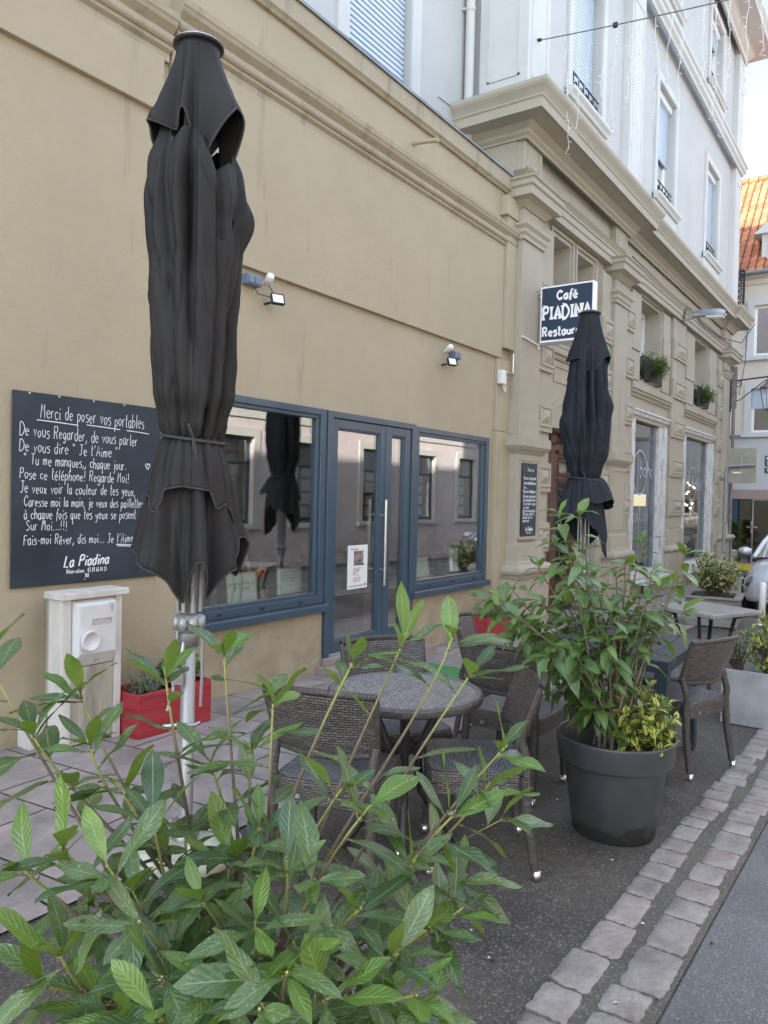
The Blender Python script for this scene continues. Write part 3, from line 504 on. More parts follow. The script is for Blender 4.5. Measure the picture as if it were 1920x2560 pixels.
for a, b in ((3.4, 5.6), (7.1, 9.3)): mb.box(a, b, y0, W + .62, z0, .52, 'pale_wood')
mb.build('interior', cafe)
for q in ((8.0, 5.6), (8.7, 6.3), (7.7, 6.9), (5.0, 5.9), (6.3, 6.2)): MB().lathe([(0, 0), (.045, 0), (.05, .02)], 'bulb', 12, (q[0], q[1], 2.72)).build('ceiling_spot', cafe)
def window(W_, sill):
    x0, x1, z0, z1 = W_
    f = MB().frame(x0, x1, z0, z1, W - .015, W + .09, .085, 'blue_frame', tb=.07, tt=.06); f.frame(x0 + .083, x1 - .083, z0 + .068, z1 - .058, W + .005, W + .08, .035, 'blue_frame')
    for k in range(3):
        xx = x0 + (x1 - x0) * (.2 + .3 * k); f.box(xx - .025, xx + .025, W - .024, W - .012, z0 + .026, z0 + .044, 'black_plastic')
    o = f.build('window', cafe, bevel=.004)
    MB().box(x0 + .11, x1 - .11, W + .038, W + .05, z0 + .09, z1 - .085, 'glass').build('pane', o)
    MB().prismx([(W - .075, z0 - .075), (W - .075, z0 - .012), (W + .02, z0 - .001), (W + .02, z0 - .075)], x0 - .03, x1 + .01, 'blue_frame').build('sill', o, bevel=.005)
window(W1, 1); window(W2, 1)
# entrance door: frame, wide leaf, narrow leaf
zb = gz(6.3) + .155; d = MB()
d.box(5.59, 5.665, W - .03, W + .1, zb, 2.325, 'blue_frame').box(7.045, 7.12, W - .03, W + .1, zb, 2.325, 'blue_frame').box(5.665, 7.045, W - .029, W + .1, 2.265, 2.325, 'blue_frame').box(5.665, 7.045, W - .02, W + .1, zb, zb + .02, 'steel')
dr = d.build('door', cafe, bevel=.004)
for (a, b, t) in ((5.672, 6.548, .085), (6.556, 7.038, .115)):
    lf = MB().frame(a, b, zb + .025, 2.26, W - .012, W + .06, t, 'blue_frame', tb=.12, tt=.085).frame(a + t - .002, b - t + .002, zb + .143, 2.177, W, W + .05, .018, 'blue_frame'); lo = lf.build('door_leaf', dr, bevel=.004)
    MB().box(a + t + .01, b - t - .01, W + .02, W + .032, zb + .15, 2.17, 'glass').build('door_pane', dr)
hb = MB().tube([(6.495, W - .075, .62), (6.495, W - .075, 1.50)], .016, 'steel', 14)
for z in (.78, 1.34): hb.tube([(6.495, W - .07, z), (6.495, W, z)], .009, 'steel', 10)
hb.build('door_handle', dr)

# ---------------------------------------------------------------- the tall corner building: beige base, white upper floors
cb = thing('corner_building', 'tall corner house with beige moulded ground floor and white upper storeys', 'building')
YR, YP = 4.50, 4.36
SW1 = (14.75, 17.3, -.02, 3.22); SW2 = (18.75, 22.05, -.1, 3.20)
bay_door = (10.62, 12.74, -.5, 2.62)
ops = [bay_door, SW1, SW2, (10.72, 11.44, 3.86, 5.43), (11.72, 12.48, 3.86, 5.43), (15.15, 16.5, 3.86, 5.46), (19.55, 20.9, 3.86, 5.48)]
mb = MB().wall(9.42, 24.0, -1, 6.35, YR, .38, ops, 'beige_paint'); mb.add([(24.0, YR, -1), (24.0, 14, -1), (24.0, 14, 6.35), (24.0, YR, 6.35)], [(0, 1, 2, 3)], 'beige_paint'); mb.add([(9.42, YR, -1), (9.42, 9, -1), (9.42, 9, 6.35), (9.42, YR, 6.35)], [(0, 1, 2, 3)], 'beige_paint')
# segmental arch over the door: fill between the opening's top corners and the arch
arc = [(10.62 + 2.12 * t, 2.62 + .52 * math.sqrt(max(0, 1 - (2 * t - 1) ** 2))) for t in [i / 20 for i in range(21)]]
lw = mb.build('lower_wall', cb)
def pyramid(mb, x0, x1, z0, z1, y, m, p=.045):
    """rusticated block: a proud slab with a sunk field and a low pyramid in it"""
    mb.box(x0, x1, y - .04, y + .02, z0, z1, m); a, b, c, d = x0 + .12 * (x1 - x0), x1 - .06 * (x1 - x0), z0 + .07, z1 - .05; q = y - .0405
    mb.frame(a, b, c, d, y - .058, y - .035, .035, m)
    cx, cz = (a + b) / 2, (c + d) / 2; a += .05; b -= .05; c += .05; d -= .05
    mb.add([(a, q, c), (b, q, c), (b, q, d), (a, q, d), (cx - .02, q - p, cz), (cx + .02, q - p, cz)], [(0, 1, 5, 4), (1, 2, 5), (2, 3, 4, 5), (3, 0, 4)], m)
def quoins(mb, x0, x1, y, z0, z1, m, start=0):
    mb.box(x0 + .03, x1 - .02, y, YR + .01, z0, z1, m); z = z0 + start
    while z + .42 < z1: pyramid(mb, x0, x1, z, z + .42, y, m); z += .86
def pilaster(x0, x1, qs):
    mb = MB(); m = 'beige_paint'; c = (x0 + x1) / 2
    mb.box(x0, x1, YP, YR + .01, 2.38, 4.98, m)
    mb.box(x0 - .02, x1 + .02, YP - .02, YR + .01, 2.36, 2.62, m)
    # pedestal: plinth, torus base, die, cap
    mb.box(x0 - .22, x1 + .30, YP - .10, YR + .01, -1, .47, m)
    lo = [(0, .47), (.10, .47)] + [(.10 + .065 * math.sin(a), .56 - .065 * math.cos(a) + .02) for a in (.4, 1.0, 1.6, 2.2, 2.8)] + [(.07, .66), (.07, .69), (.05, .70), (.04, .92), (.03, .95), (0, .95)]
    mb.sweep(lo, [(x0 - .05, YR), (x0 - .05, YP - .02), (x1 + .10, YP - .02), (x1 + .10, YR)], m)
    mb.box(x0 - .06, x1 + .08, YP - .03, YR + .01, .93, 2.16, m)
    mb.frame(x0, x1 + .02, 1.02, 2.08, YP - .04, YP - .028, .03, m)
    mb.sweep([(0, 2.14), (.02, 2.14), (.04, 2.17), (.07, 2.20), (.09, 2.23), (.10, 2.24), (.10, 2.365), (0, 2.375)], [(x0 - .05, YR), (x0 - .05, YP - .02), (x1 + .10, YP - .02), (x1 + .10, YR)], m)
    # necking and capital
    pth = [(x0, YR), (x0, YP), (x1, YP), (x1, YR)]
    mb.sweep([(0, 4.97), (.03, 4.97), (.03, 5.02), (.055, 5.05), (.055, 5.10), (.09, 5.14), (.09, 5.17), (0, 5.19)], pth, m)
    mb.box(x0, x1, YP, YR + .01, 5.19, 5.40, m)
    mb.sweep([(0, 5.38), (.02, 5.38), (.05, 5.41), (.10, 5.45), (.16, 5.47), (.19, 5.475), (.19, 5.58), (.22, 5.60), (.22, 5.66), (.25, 5.68), (.25, 5.70), (0, 5.71)], pth, m)
    mb.box(x0, x1, YP + .01, YR + .01, 5.70, 5.82, m); mb.sweep([(0, 5.80), (.02, 5.80), (.05, 5.83), (.09, 5.86), (0, 5.88)], [(x0, YR), (x0, YP + .01), (x1, YP + .01), (x1, YR)], m)
    mb.box(x0 + .02, x1 - .02, YP + .03, YR + .01, 5.85, 6.35, m); mb.frame(x0 + .12, x1 - .12, 5.98, 6.30, YP + .018, YP + .032, .018, m)
    for q in (x0 + .12, x1 - .12): mb.box(q - .045, q + .045, YP + .012, YP + .034, 5.95, 6.04, m)
    for a, b, st_ in qs: quoins(mb, a, b, YP + .06, -.6, 5.40, m, st_)
    return mb.build('pilaster', cb, bevel=.005)
pilaster(9.42, 10.06, [(10.08, 10.62, .52)]); pilaster(13.24, 13.92, [(12.72, 13.22, .52), (13.95, 14.45, .10)]); pilaster(22.52, 23.45, [(21.98, 22.50, .10)])
mb = MB(); quoins(mb, 17.32, 18.45, YP + .06, .95, 5.55, 'beige_paint', .28); mb.box(17.28, 18.55, YP - .02, YR + .01, -1, .42, 'beige_paint')
mb.sweep([(0, .42), (.05, .42)] + [(.05 + .06 * math.sin(a), .50 - .06 * math.cos(a)) for a in (.4, 1.0, 1.6, 2.2, 2.8)] + [(.03, .58), (.02, .94), (0, .95)], [(17.34, YR), (17.34, YP + .03), (18.44, YP + .03), (18.44, YR)], 'beige_paint')
mb.build('pilaster', cb, bevel=.005)
mb = MB()                                                        # left side of the base's frieze and its ring
# entablature: architrave, frieze, cornice with breaks over the pilasters
m = 'beige_paint'
arch_p = [(0, 5.56), (.035, 5.56), (.035, 5.66), (.055, 5.67), (.055, 5.76), (.075, 5.77), (.075, 5.80), (.10, 5.83), (.13, 5.86), (0, 5.89)]
for a, b in ((10.62, 12.74), (14.45, 17.32), (18.45, 21.98)): mb.sweep(arch_p, [(a - .62, YR - .10), (b + .62, YR - .10)], m); mb.box(a - .5, b + .5, YR - .10, YR + .01, 5.56, 5.9, m)
mb.build('architrave', cb)
corn = [(0, 6.28), (.03, 6.28), (.03, 6.31), (.07, 6.34), (.07, 6.38), (.12, 6.42), (.14, 6.44), (.14, 6.455), (.36, 6.47), (.36, 6.455), (.375, 6.455), (.375, 6.57), (.395, 6.59), (.395, 6.61), (.42, 6.65), (.46, 6.70), (.475, 6.73), (.475, 6.775), (-.15, 6.86)]
MB().sweep(corn, [(9.42, 5.3), (9.42, YP), (13.95, YP), (13.95, YR - .04), (22.5, YR - .04), (22.5, YP), (23.5, YP), (23.5, 7.0)], m).build('cornice', cb)
# door bay
mb = MB()
mb.prism([(10.62, 2.60)] + arc + [(12.74, 2.60), (12.74, 3.62), (10.62, 3.62)], YR - .015, YR + .36, m)
mb.sweep([(-.02, 3.63), (.03, 3.63), (.05, 3.66), (.05, 3.69), (.09, 3.71), (.09, 3.80), (-.02, 3.84)], [(10.62, YR), (12.74, YR)], m)
mb.frame(10.86, 11.60, 3.30, 3.56, YR - .03, YR - .012, .03, m)
for i in range(20):
    (xa, za), (xb, zb_) = arc[i], arc[i + 1]; mb.prism([(xa, za), (xb, zb_), (11.68 + (xb - 11.68) * .93, zb_ - .075), (11.68 + (xa - 11.68) * .93, za - .075)], YR - .04, YR + .2, m)
mb.build('door_surround', cb)
dw = MB(); yd = 4.84; wm = 'door_wood'
dw.box(10.62, 12.74, yd + .05, yd + .09, -.6, 3.15, 'dark_room')
dw.box(10.64, 12.72, yd - .06, yd + .05, 2.32, 2.44, wm)                            # transom bar
for a, b in ((10.62, 10.80), (12.56, 12.74), (11.60, 11.76)): dw.box(a, b, yd - .05, yd + .05, -.5, 2.33, wm); 
for c in (11.18, 12.18):                                                             # arched fanlights with carved rims
    dw.tube([(c + .40 * math.cos(a), yd - .03, 2.46 + .46 * math.sin(a)) for a in [math.pi * i / 14 for i in range(15)]], .045, wm, 8); dw.tube([(c + .25 * math.cos(a), yd - .03, 2.46 + .28 * math.sin(a)) for a in [math.pi * i / 12 for i in range(13)]], .025, wm, 8)
dw.box(11.62, 11.74, yd - .06, yd + .04, 2.4, 3.12, wm)
for c in (11.20, 12.16):
    dw.frame(c - .39, c + .39, -.30, 2.31, yd - .045, yd + .03, .13, wm, tb=.5, tt=.10); dw.box(c - .27, c + .27, yd - .044, yd + .03, 1.62 + .18, 1.92, wm); dw.frame(c - .27, c + .27, 1.93, 2.20, yd - .06, yd - .03, .05, wm); dw.box(c - .27, c + .27, yd, yd + .02, 1.92, 2.2, 'fluted_glass')
    dw.frame(c - .27, c + .27, -.15, .15, yd - .06, yd - .03, .05, wm); dw.box(c - .3, c + .3, yd - .075, yd - .03, 1.84, 1.87, wm); dw.box(c - .32, c + .32, yd - .085, yd - .03, 2.28, 2.33, wm)
do = dw.build('entrance_door', cb, bevel=.006)
for c in (11.20, 12.16):
    gr = MB(); gr.frame(c - .26, c + .26, .22, 1.78, yd - .045, yd - .025, .022, 'iron')
    for k in range(7):
        xx = c - .20 + k * .0667; gr.tube([(xx, yd - .035, .24), (xx, yd - .035, 1.35)], .011, 'iron', 6)
    for zc in (.45, .62): 
        for k in range(6): gr.tube([(c - .167 + k * .0667 + .03 * math.cos(a), yd - .037, zc + .06 * math.sin(a)) for a in [2 * math.pi * i / 10 for i in range(11)]], .008, 'iron', 6)
    for sg in (-1, 1):
        for (ox, oz, rr_) in ((.09, 1.46, .075), (.13, 1.64, .06), (.05, 1.60, .05)):
            gr.tube([(c + sg * (ox + rr_ * (1 - t * .7) * math.cos(t * 9)), yd - .037, oz + rr_ * (1 - t * .7) * math.sin(t * 9)) for t in [i / 20 for i in range(21)]], .010, 'iron', 6)
    gr.box(c - .25, c + .25, yd - .02, yd - .012, .2, 1.8, 'dark_room'); gr.build('grille', do)
# upper windows of the base, each with reveal, white frame and glass
def sash(name, parent, x0, x1, z0, z1, y, m='white_pvc', t=.075, mid=True, gl='glass', dark=True):
    f = MB().frame(x0, x1, z0, z1, y, y + .07, t, m)
    if mid: f.box((x0 + x1) / 2 - .05, (x0 + x1) / 2 + .05, y - .008, y + .06, z0 + t, z1 - t, m)
    o = f.build(name, parent, bevel=.004)
    MB().box(x0 + t, x1 - t, y + .03, y + .04, z0 + t, z1 - t, gl).build('pane', o)
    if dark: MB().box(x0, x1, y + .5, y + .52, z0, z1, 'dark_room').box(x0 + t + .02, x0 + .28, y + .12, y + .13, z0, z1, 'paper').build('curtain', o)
    return o
for (a, b, c, d_) in ops[3:]:
    wn = sash('window', cb, a, b, c, d_, YR + .30)
    MB().frame(a - .10, b + .10, c - .02, d_ + .11, YR - .035, YR - .001, .05, m).build('window_frame', wn, bevel=.004)
mb = MB()
for a, b in ((14.45, 17.32), (18.45, 21.98)): mb.sweep([(-.02, 3.55), (.03, 3.55), (.05, 3.59), (.09, 3.62), (.09, 3.66), (.12, 3.67), (.12, 3.80), (-.02, 3.845)], [(a, YR), (b, YR)], m)
for a, b in ((14.47, 15.0), (16.66, 17.2), (18.6, 19.4), (21.05, 21.9)):
    for k in range(3): mb.box(a, b, YR - .05 - .02 * (k % 2), YR + .01, 3.86 + k * .55, 4.40 + k * .55, m)
mb.build('window_ledge', cb, bevel=.004)
# shop windows: chipped white timber frames, deep set glass, things inside
def shop(x0, x1, z0, z1):
    f = MB(); t = .30; y = YR - .03
    f.sweep([(0, z1 - .02), (.04, z1 - .02), (.06, z1 + .02), (.06, z1 + .045), (.09, z1 + .06), (.09, z1 + .10), (0, z1 + .11)], [(x0 - .05, YR), (x1 + .06, YR)], 'chipped_white')
    f.box(x0, x1, YR - .015, YR + .1, z1 - .10, z1 - .02, 'beige_paint'); f.box(x1 - .56, x1 - .30, y + .03, YR + .16, z0 + .1, z1 - .1, 'chipped_white'); f.box(x1 - .28, x1, y, YR + .1, z0, z1 - .1, 'chipped_white'); f.box(x1 - .70, x1 - .58, YR + .06, YR + .2, z0 + .1, z1 - .1, 'zinc')
    f.box(x0, x0 + .22, y, YR + .16, z0, z1 - .1, 'chipped_white'); f.box(x0, x1 - .28, y - .05, YR + .2, z0 + .02, z0 + .16, 'chipped_white')
    f.prismx([(y - .14, z0 - .06), (y - .14, z0 - .01), (YR + .1, z0 + .021), (YR + .1, z0 - .06)], x0 - .02, x1 + .02, 'chipped_white')
    for k in range(4): f.box(x1 - .29, x1 + .012, y - .02 - .008 * (k % 2), y + .02, .55 + k * .05, .585 + k * .05, 'chipped_white')
    o = f.build('shop_window', cb, bevel=.006); MB().box(x0 + .2, x1 - .6, YR + .10, YR + .112, z0 + .15, z1 - .1, 'glass_shop').build('pane', o); return o
s1 = shop(*SW1); s2 = shop(*SW2)
fr_ = lambda x, y, z: (Vector((x, y, z)), Vector((1, 0, 0)), Vector((0, 0, 1)), Vector((0, -1, 0)))
def ringlogo(mb, cx, cz, r, rz, wd, y):
    F = fr_(0, y, 0); ribbon(mb, [(cx + r * math.cos(a), cz + rz * math.sin(a)) for a in [2 * math.pi * i / 40 for i in range(41)]], wd, F, 'decal')
dc = MB(); ringlogo(dc, 15.75, 2.12, .48, .44, .045, YR + .095); ribbon(dc, [(15.62, 2.55), (15.62, 1.75)], .04, fr_(0, YR + .094, 0), 'decal'); write(dc, 'bohoté', 15.75, 2.03, .34, .05, fr_(0, YR + .093, 0), 'decal')
write(dc, 'DÉCORATION', 15.05, 1.12, .17, .03, fr_(0, YR + .094, 0), 'decal', fit=1.4); dc.build('lettering', s1)
dc = MB(); ringlogo(dc, 20.2, 1.98, .42, .42, .04, YR + .095); ribbon(dc, [(19.86, 2.75), (19.86, 1.9)], .04, fr_(0, YR + .094, 0), 'decal'); write(dc, 'bohoté', 20.2, 1.85, .34, .05, fr_(0, YR + .093, 0), 'decal'); dc.build('lettering', s2)
mb = MB()
for a, b in ((14.5, 23.6),):
    mb.add([(a, YR + .39, -.3), (b, YR + .39, -.3), (b, 8.6, -.3), (a, 8.6, -.3)], [(0, 1, 2, 3)], 'room_floor').add([(a, 8.6, -.3), (b, 8.6, -.3), (b, 8.6, 3.3), (a, 8.6, 3.3)], [(0, 1, 2, 3)], 'room_wall')
    for q in (a, b): mb.add([(q, YR + .39, -.3), (q, 8.6, -.3), (q, 8.6, 3.3), (q, YR + .39, 3.3)], [(0, 1, 2, 3)], 'room_wall')
    mb.add([(a, YR + .39, 3.3), (b, YR + .39, 3.3), (b, 8.6, 3.3), (a, 8.6, 3.3)], [(0, 1, 2, 3)], 'dark_room')
mb.build('interior', cb)
for xx in (15.6, 19.6):                                            # cellar vents in the plinth
    bl = MB(); bl.box(xx, xx + .55, YR - .012, YR + .02, gz(xx) + .02, gz(xx) + .22, 'dark_room').frame(xx - .05, xx + .6, gz(xx) - .02, gz(xx) + .27, YR - .03, YR + .01, .05, 'beige_paint').build('cellar_vent', cb)
# upper floors
FR, TRM = 'white_render', 'white_trim'
UW = [(11.22, 12.55, 7.72, 10.0), (15.86, 17.2, 7.72, 10.0), (20.22, 21.6, 7.72, 10.0), (11.22, 12.55, 11.95, 13.75), (15.86, 17.2, 11.95, 13.75), (20.22, 21.6, 11.95, 13.75)]
mb = MB().wall(9.47, 23.9, 6.80, 14.5, YR, .25, UW, FR)
mb.add([(9.47, YR, 6.8), (9.47, 12, 6.8), (9.47, 12, 14.5), (9.47, YR, 14.5)], [(0, 1, 2, 3)], FR).add([(23.9, YR, 6.8), (23.9, 14, 6.8), (23.9, 14, 14.5), (23.9, YR, 14.5)], [(0, 1, 2, 3)], FR).add([(9.47, YR, 14.5), (23.9, YR, 14.5), (23.9, 14, 14.5), (9.47, 14, 14.5)], [(0, 1, 2, 3)], FR).add([(9.47, 14, -1), (23.9, 14, -1), (23.9, 14, 14.5), (9.47, 14, 14.5)], [(0, 1, 2, 3)], FR)
mb.build('upper_wall', cb)
for a, b in ((9.42, 10.12), (13.72, 14.50), (23.2, 23.95)):
    mb = MB(); mb.box(a, b, YP, YR + .01, 6.99, 14.4, TRM); mb.box(a - .04, b + .04, YP - .04, YR + .01, 6.80, 6.99, TRM); mb.frame(a + .10, b - .10, 7.15, 10.5, YP - .012, YP + .003, .025, TRM)
    if a < 10: mb.box(9.42 - .001, 9.9, YP + .002, 5.08, 6.99, 14.4, TRM); mb.box(9.38, 9.9, YP - .038, 5.11, 6.8, 6.985, TRM)
    mb.build('upper_pilaster', cb, bevel=.005)
MBx = MB(); 
for z_, yy in ((7.15, 0), (10.4, 0)): MBx.box(9.405, 9.425, YP + .12, 4.95, z_, z_ + .025, TRM)
for yy in (YP + .12, 4.925): MBx.box(9.405, 9.425, yy, yy + .025, 7.15, 10.4, TRM)
MBx.build('panel_moulding', cb)
MB().sweep([(0, 10.86), (.04, 10.86), (.06, 10.92), (.11, 10.97), (.11, 11.06), (.15, 11.10), (.15, 11.15), (0, 11.2)], [(9.42, 5.2), (9.42, YP), (23.95, YP), (23.95, 7)], TRM).build('string_course', cb)
MB().sweep([(0, 14.0), (.06, 14.0), (.06, 14.15), (.12, 14.2), (.2, 14.3), (.24, 14.32), (.62, 14.36), (.62, 14.46), (.70, 14.56), (.72, 14.66), (-.2, 14.8)], [(9.42, 9), (9.42, YP), (23.95, YP), (23.95, 12)], TRM).build('eaves_cornice', cb)
for i, (a, b, c, d_) in enumerate(UW):
    f = MB().frame(a - .17, b + .17, c - .02, d_ + .17, YR - .05, YR + .002, .17, TRM, tb=.02); f.sweep([(-.01, c - .14), (.05, c - .14), (.07, c - .10), (.12, c - .06), (.12, c - .005), (-.01, c + .01)], [(a - .2, YR - .04), (b + .2, YR - .04)], TRM)
    f.box(a - .17, b + .17, YR - .045, YR + .002, c - .42, c - .14, TRM)
    wo = f.build('window', cb, bevel=.005)
    sash('window_frame', wo, a, b, c, d_, YR + .17, dark=False) if False else None
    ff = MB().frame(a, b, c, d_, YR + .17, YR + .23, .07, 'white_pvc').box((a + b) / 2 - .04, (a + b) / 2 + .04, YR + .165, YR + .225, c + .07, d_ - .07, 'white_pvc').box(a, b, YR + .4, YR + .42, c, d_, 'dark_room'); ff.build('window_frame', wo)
    MB().box(a + .07, b - .07, YR + .195, YR + .205, c + .07, d_ - .07, 'glass_sky').build('pane', wo)
    low = {0: c + .02, 1: c + 1.05, 2: c + .03}.get(i, c + 1.3)
    sh = MB(); z = d_ - .14
    sh.box(a, b, YR + .06, YR + .17, d_ - .14, d_, 'white_pvc')
    while z > low: sh.prismx([(YR + .155, z), (YR + .13, z - .012), (YR + .13, z - .048), (YR + .155, z - .058)], a + .02, b - .02, 'shutter'); z -= .06
    sh.build('shutter', wo)
    ir = MB(); y = YR + .03
    for z in (c + .06, c + .40): ir.tube([(a, y, z), (b, y, z)], .012, 'iron', 6)
    n = 6; wx = (b - a) / n
    for k in range(n):
        xm = a + (k + .5) * wx
        for sg in (-1, 1):
            ir.tube([(xm + sg * (.09 - .06 * t) * math.cos(t * 8), y, c + .16 + sg * .06 + (.085 - .06 * t) * math.sin(t * 8)) for t in [q / 14 for q in range(15)]], .016, 'iron', 5)
        ir.tube([(a + k * wx, y, c + .05), (a + k * wx, y, c + .41)], .010, 'iron', 5)
    ir.build('balcony_railing', wo)
MB().tube([(23.35, YP - .10, gz(23.4) - .1), (23.35, YP - .10, 5.35)], .045, 'copper_pipe', 10).box(23.28, 23.42, YP - .16, YP - .02, 4.2, 5.35, 'copper_pipe').build('drain_pipe', cb)

# ---------------------------------------------------------------- the white rear wing above the cafe
wg = thing('rear_wing', 'white rendered wall rising behind the low beige building, with a shuttered window', 'building')
YB = 5.25; WW = (6.70, 7.95, 5.6, 8.6)
MB().wall(-9, 9.42, 5.2, 13.5, YB, .14, [WW], FR).add([(-9, YB, 5.2), (-9, 13, 5.2), (-9, 13, 13.5), (-9, YB, 13.5)], [(0, 1, 2, 3)], FR).add([(-9, YB, 13.5), (9.42, YB, 13.5), (9.42, 13, 13.5), (-9, 13, 13.5)], [(0, 1, 2, 3)], FR).add([(-9, 13, 0), (9.42, 13, 0), (9.42, 13, 13.5), (-9, 13, 13.5)], [(0, 1, 2, 3)], FR).build('wall', wg)
wo = MB().frame(WW[0] - .2, WW[1] + .2, WW[2], WW[3] + .2, YB - .035, YB + .001, .20, TRM, tb=.01).build('window', wg, bevel=.004)
sh = MB(); z = WW[3]
while z > WW[2] + 1.0: sh.prismx([(YB + .125, z), (YB + .08, z - .015), (YB + .08, z - .055), (YB + .125, z - .064)], WW[0] + .06, WW[1] - .02, 'shutter'); z -= .066
sh.box(WW[0], WW[1], YB + .13, YB + .16, WW[2], WW[3], 'dark_room').box(WW[0], WW[0] + .055, YB + .02, YB + .12, WW[2], WW[3], 'white_pvc'); sh.build('shutter', wo)
dp = MB().tube([(9.28, YB - .09, 5.7), (9.28, YB - .09, 14)], .062, 'white_trim', 14); 
for z in (8.12, 11): dp.tube([(9.28, YB - .09, z), (9.28, YB - .09, z + .05)], .072, 'white_trim', 14); dp.box(9.2, 9.36, YB - .04, YB + .01, z + .01, z + .04, 'white_trim')
dp.build('drain_pipe', wg)
cbk = MB().tube([(8.62, YB - .01, 6.72), (9.2, YB - .012, 6.745), (9.40, YB - .015, 6.80)], .005, 'zinc', 6).build('wall_cable', wg)

# ---------------------------------------------------------------- houses across the street (seen only in the window panes)
op = thing('opposite_house', 'pink rendered house with white window surrounds mirrored in the cafe windows', 'building')
YO = -4.25
def facing(mb): mb.T = Matrix(((-1, 0, 0, 0), (0, -1, 0, YO), (0, 0, 1, 0), (0, 0, 0, 1)))   # local wall at y = 0 looking to +y of the world
OW = [(-28.2 + 2.9 * k, -26.9 + 2.9 * k, .75, 2.9) for k in range(13)]; OW2 = [(a, b, 4.3, 6.3) for a, b, c, d_ in OW]
for i in (7, 9): a, b, c, d_ = OW[i]; OW[i] = (a, b, -.5, 2.9)
mb = MB(); facing(mb); mb.wall(-30, 9, -.8, 7.6, 0, .2, OW + OW2, 'pink_render'); mb.add([(-30, 0, 7.6), (9, 0, 7.6), (9, 6, 7.6), (-30, 6, 7.6)], [(0, 1, 2, 3)], 'zinc'); mb.add([(-30, 6, -.6), (9, 6, -.6), (9, 6, 7.6), (-30, 6, 7.6)], [(0, 1, 2, 3)], 'pink_render'); mb.build('wall', op)
for a, b, c, d_ in OW + OW2:
    f = MB(); facing(f); f.frame(a - .2, b + .2, c - .02, d_ + .2, -.04, .001, .2, 'white_trim', tb=.01); f.box(a - .25, b + .25, -.1, .02, c - .12, c - .02, 'white_trim'); f.frame(a, b, c, d_, .1, .16, .09, 'blue_frame'); f.box(a, b, .1, .16, c + (d_ - c) * .68, c + (d_ - c) * .68 + .07, 'blue_frame'); f.box(a, b, .5, .55, c, d_, 'room_wall')
    if c < 2 and c > 0:
        for k in range(4): f.box(a + .45, a + .85, .2, .22, c + .15 + k * .36, c + .42 + k * .36, 'paper')
    o = f.build('window', op); g_ = MB(); facing(g_); g_.box(a + .09, b - .09, .12, .13, c + .09, d_ - .09, 'glass'); g_.build('pane', o)
mb = MB(); facing(mb); mb.sweep([(0, 7.3), (.1, 7.3), (.15, 7.45), (.3, 7.55), (.3, 7.7), (0, 7.75)], [(-30, 0), (9, 0)], 'white_trim').box(-30, 9, -.03, .01, 3.35, 3.55, 'white_trim').build('cornice', op)
o2 = thing('opposite_house', 'pale rendered house with tall white windows mirrored in the shop window panes', 'building')
mb = MB(); facing(mb); OX = [(-54 + 3 * k, -52.7 + 3 * k, z, z + 2) for k in range(8) for z in (.6, 4.2, 7.2)]
mb.wall(-56, -30.2, -1.2, 10, 0, .2, OX, 'white_render'); mb.add([(-56, 0, 10), (-30.2, 0, 10), (-30.2, 6, 10), (-56, 6, 10)], [(0, 1, 2, 3)], 'zinc'); mb.build('wall', o2)
for a, b, c, d_ in OX:
    f = MB(); facing(f); f.frame(a - .15, b + .15, c - .02, d_ + .15, -.04, .001, .15, 'white_trim', tb=.01).frame(a, b, c, d_, .1, .16, .09, 'white_pvc').box((a + b) / 2 - .05, (a + b) / 2 + .05, .1, .16, c, d_, 'white_pvc').box(a, b, .5, .55, c, d_, 'room_wall'); f.build('window', o2)

# ---------------------------------------------------------------- the house that closes the street
fh = thing('far_house', 'cream house with sunlit orange tiled roof closing the end of the street', 'building')
XF = 28.0
FT = Matrix(((0, 1, 0, XF), (-1, 0, 0, 9), (0, 0, 1, 0), (0, 0, 0, 1)))      # local x = 9 - world y, local y = depth
def fb(): m_ = MB(); m_.T = FT; return m_
FW = [(4.42, 5.65, 6.45, 8.1), (4.42, 5.65, 3.9, 5.35), (8.4, 9.6, 6.45, 8.1), (8.4, 9.6, 3.9, 5.35)]
mb = fb().wall(-3, 18, 3.8, 9.1, .05, .2, FW, 'cream_render'); mb.add([(-3, .05, 3.8), (-3, 9, 3.8), (-3, 9, 9.1), (-3, 3.9, 13.6), (-3, .05, 9.1)], [(0, 1, 2, 3, 4)], 'cream_render'); mb.add([(18, .05, 3.8), (18, 9, 3.8), (18, 9, 9.1), (18, 3.9, 13.6), (18, .05, 9.1)], [(0, 1, 2, 3, 4)], 'cream_render'); mb.build('upper_wall', fh)
fd = (3.72, 7.2, -1.2, 1.68)
fb().wall(-3, 18, -1.2, 3.72, 0, .3, [fd], 'grey_render').build('shop_wall', fh)
fb().box(-3, 18, -.06, .06, 3.72, 3.82, 'zinc').build('flashing', fh); fb().box(3.5, 7.4, -.03, .02, 1.68, 2.0, 'sandstone').build('lintel', fh)
fb().box(3.6, 7.4, -.35, .3, -1.2, -.45, 'kerb_stone').box(4.02, 7.3, -.37, -.35, -.72, -.48, 'yellow_paint').build('door_step', fh)
dr2 = fb().box(3.72, 4.12, .02, .08, -.45, 1.68, 'navy_door').frame(4.14, 4.55, -.45, 1.68, .06, .1, .03, 'dark_metal').frame(4.56, 6.8, -.45, 1.68, .06, .1, .035, 'brushed').box(4.40, 4.72, .0, .06, .72, .78, 'steel').box(4.53, 4.58, 0, .06, .55, .95, 'steel').build('entrance', fh)
fb().box(4.17, 6.76, .075, .08, -.42, 1.65, 'glass').build('pane', dr2)
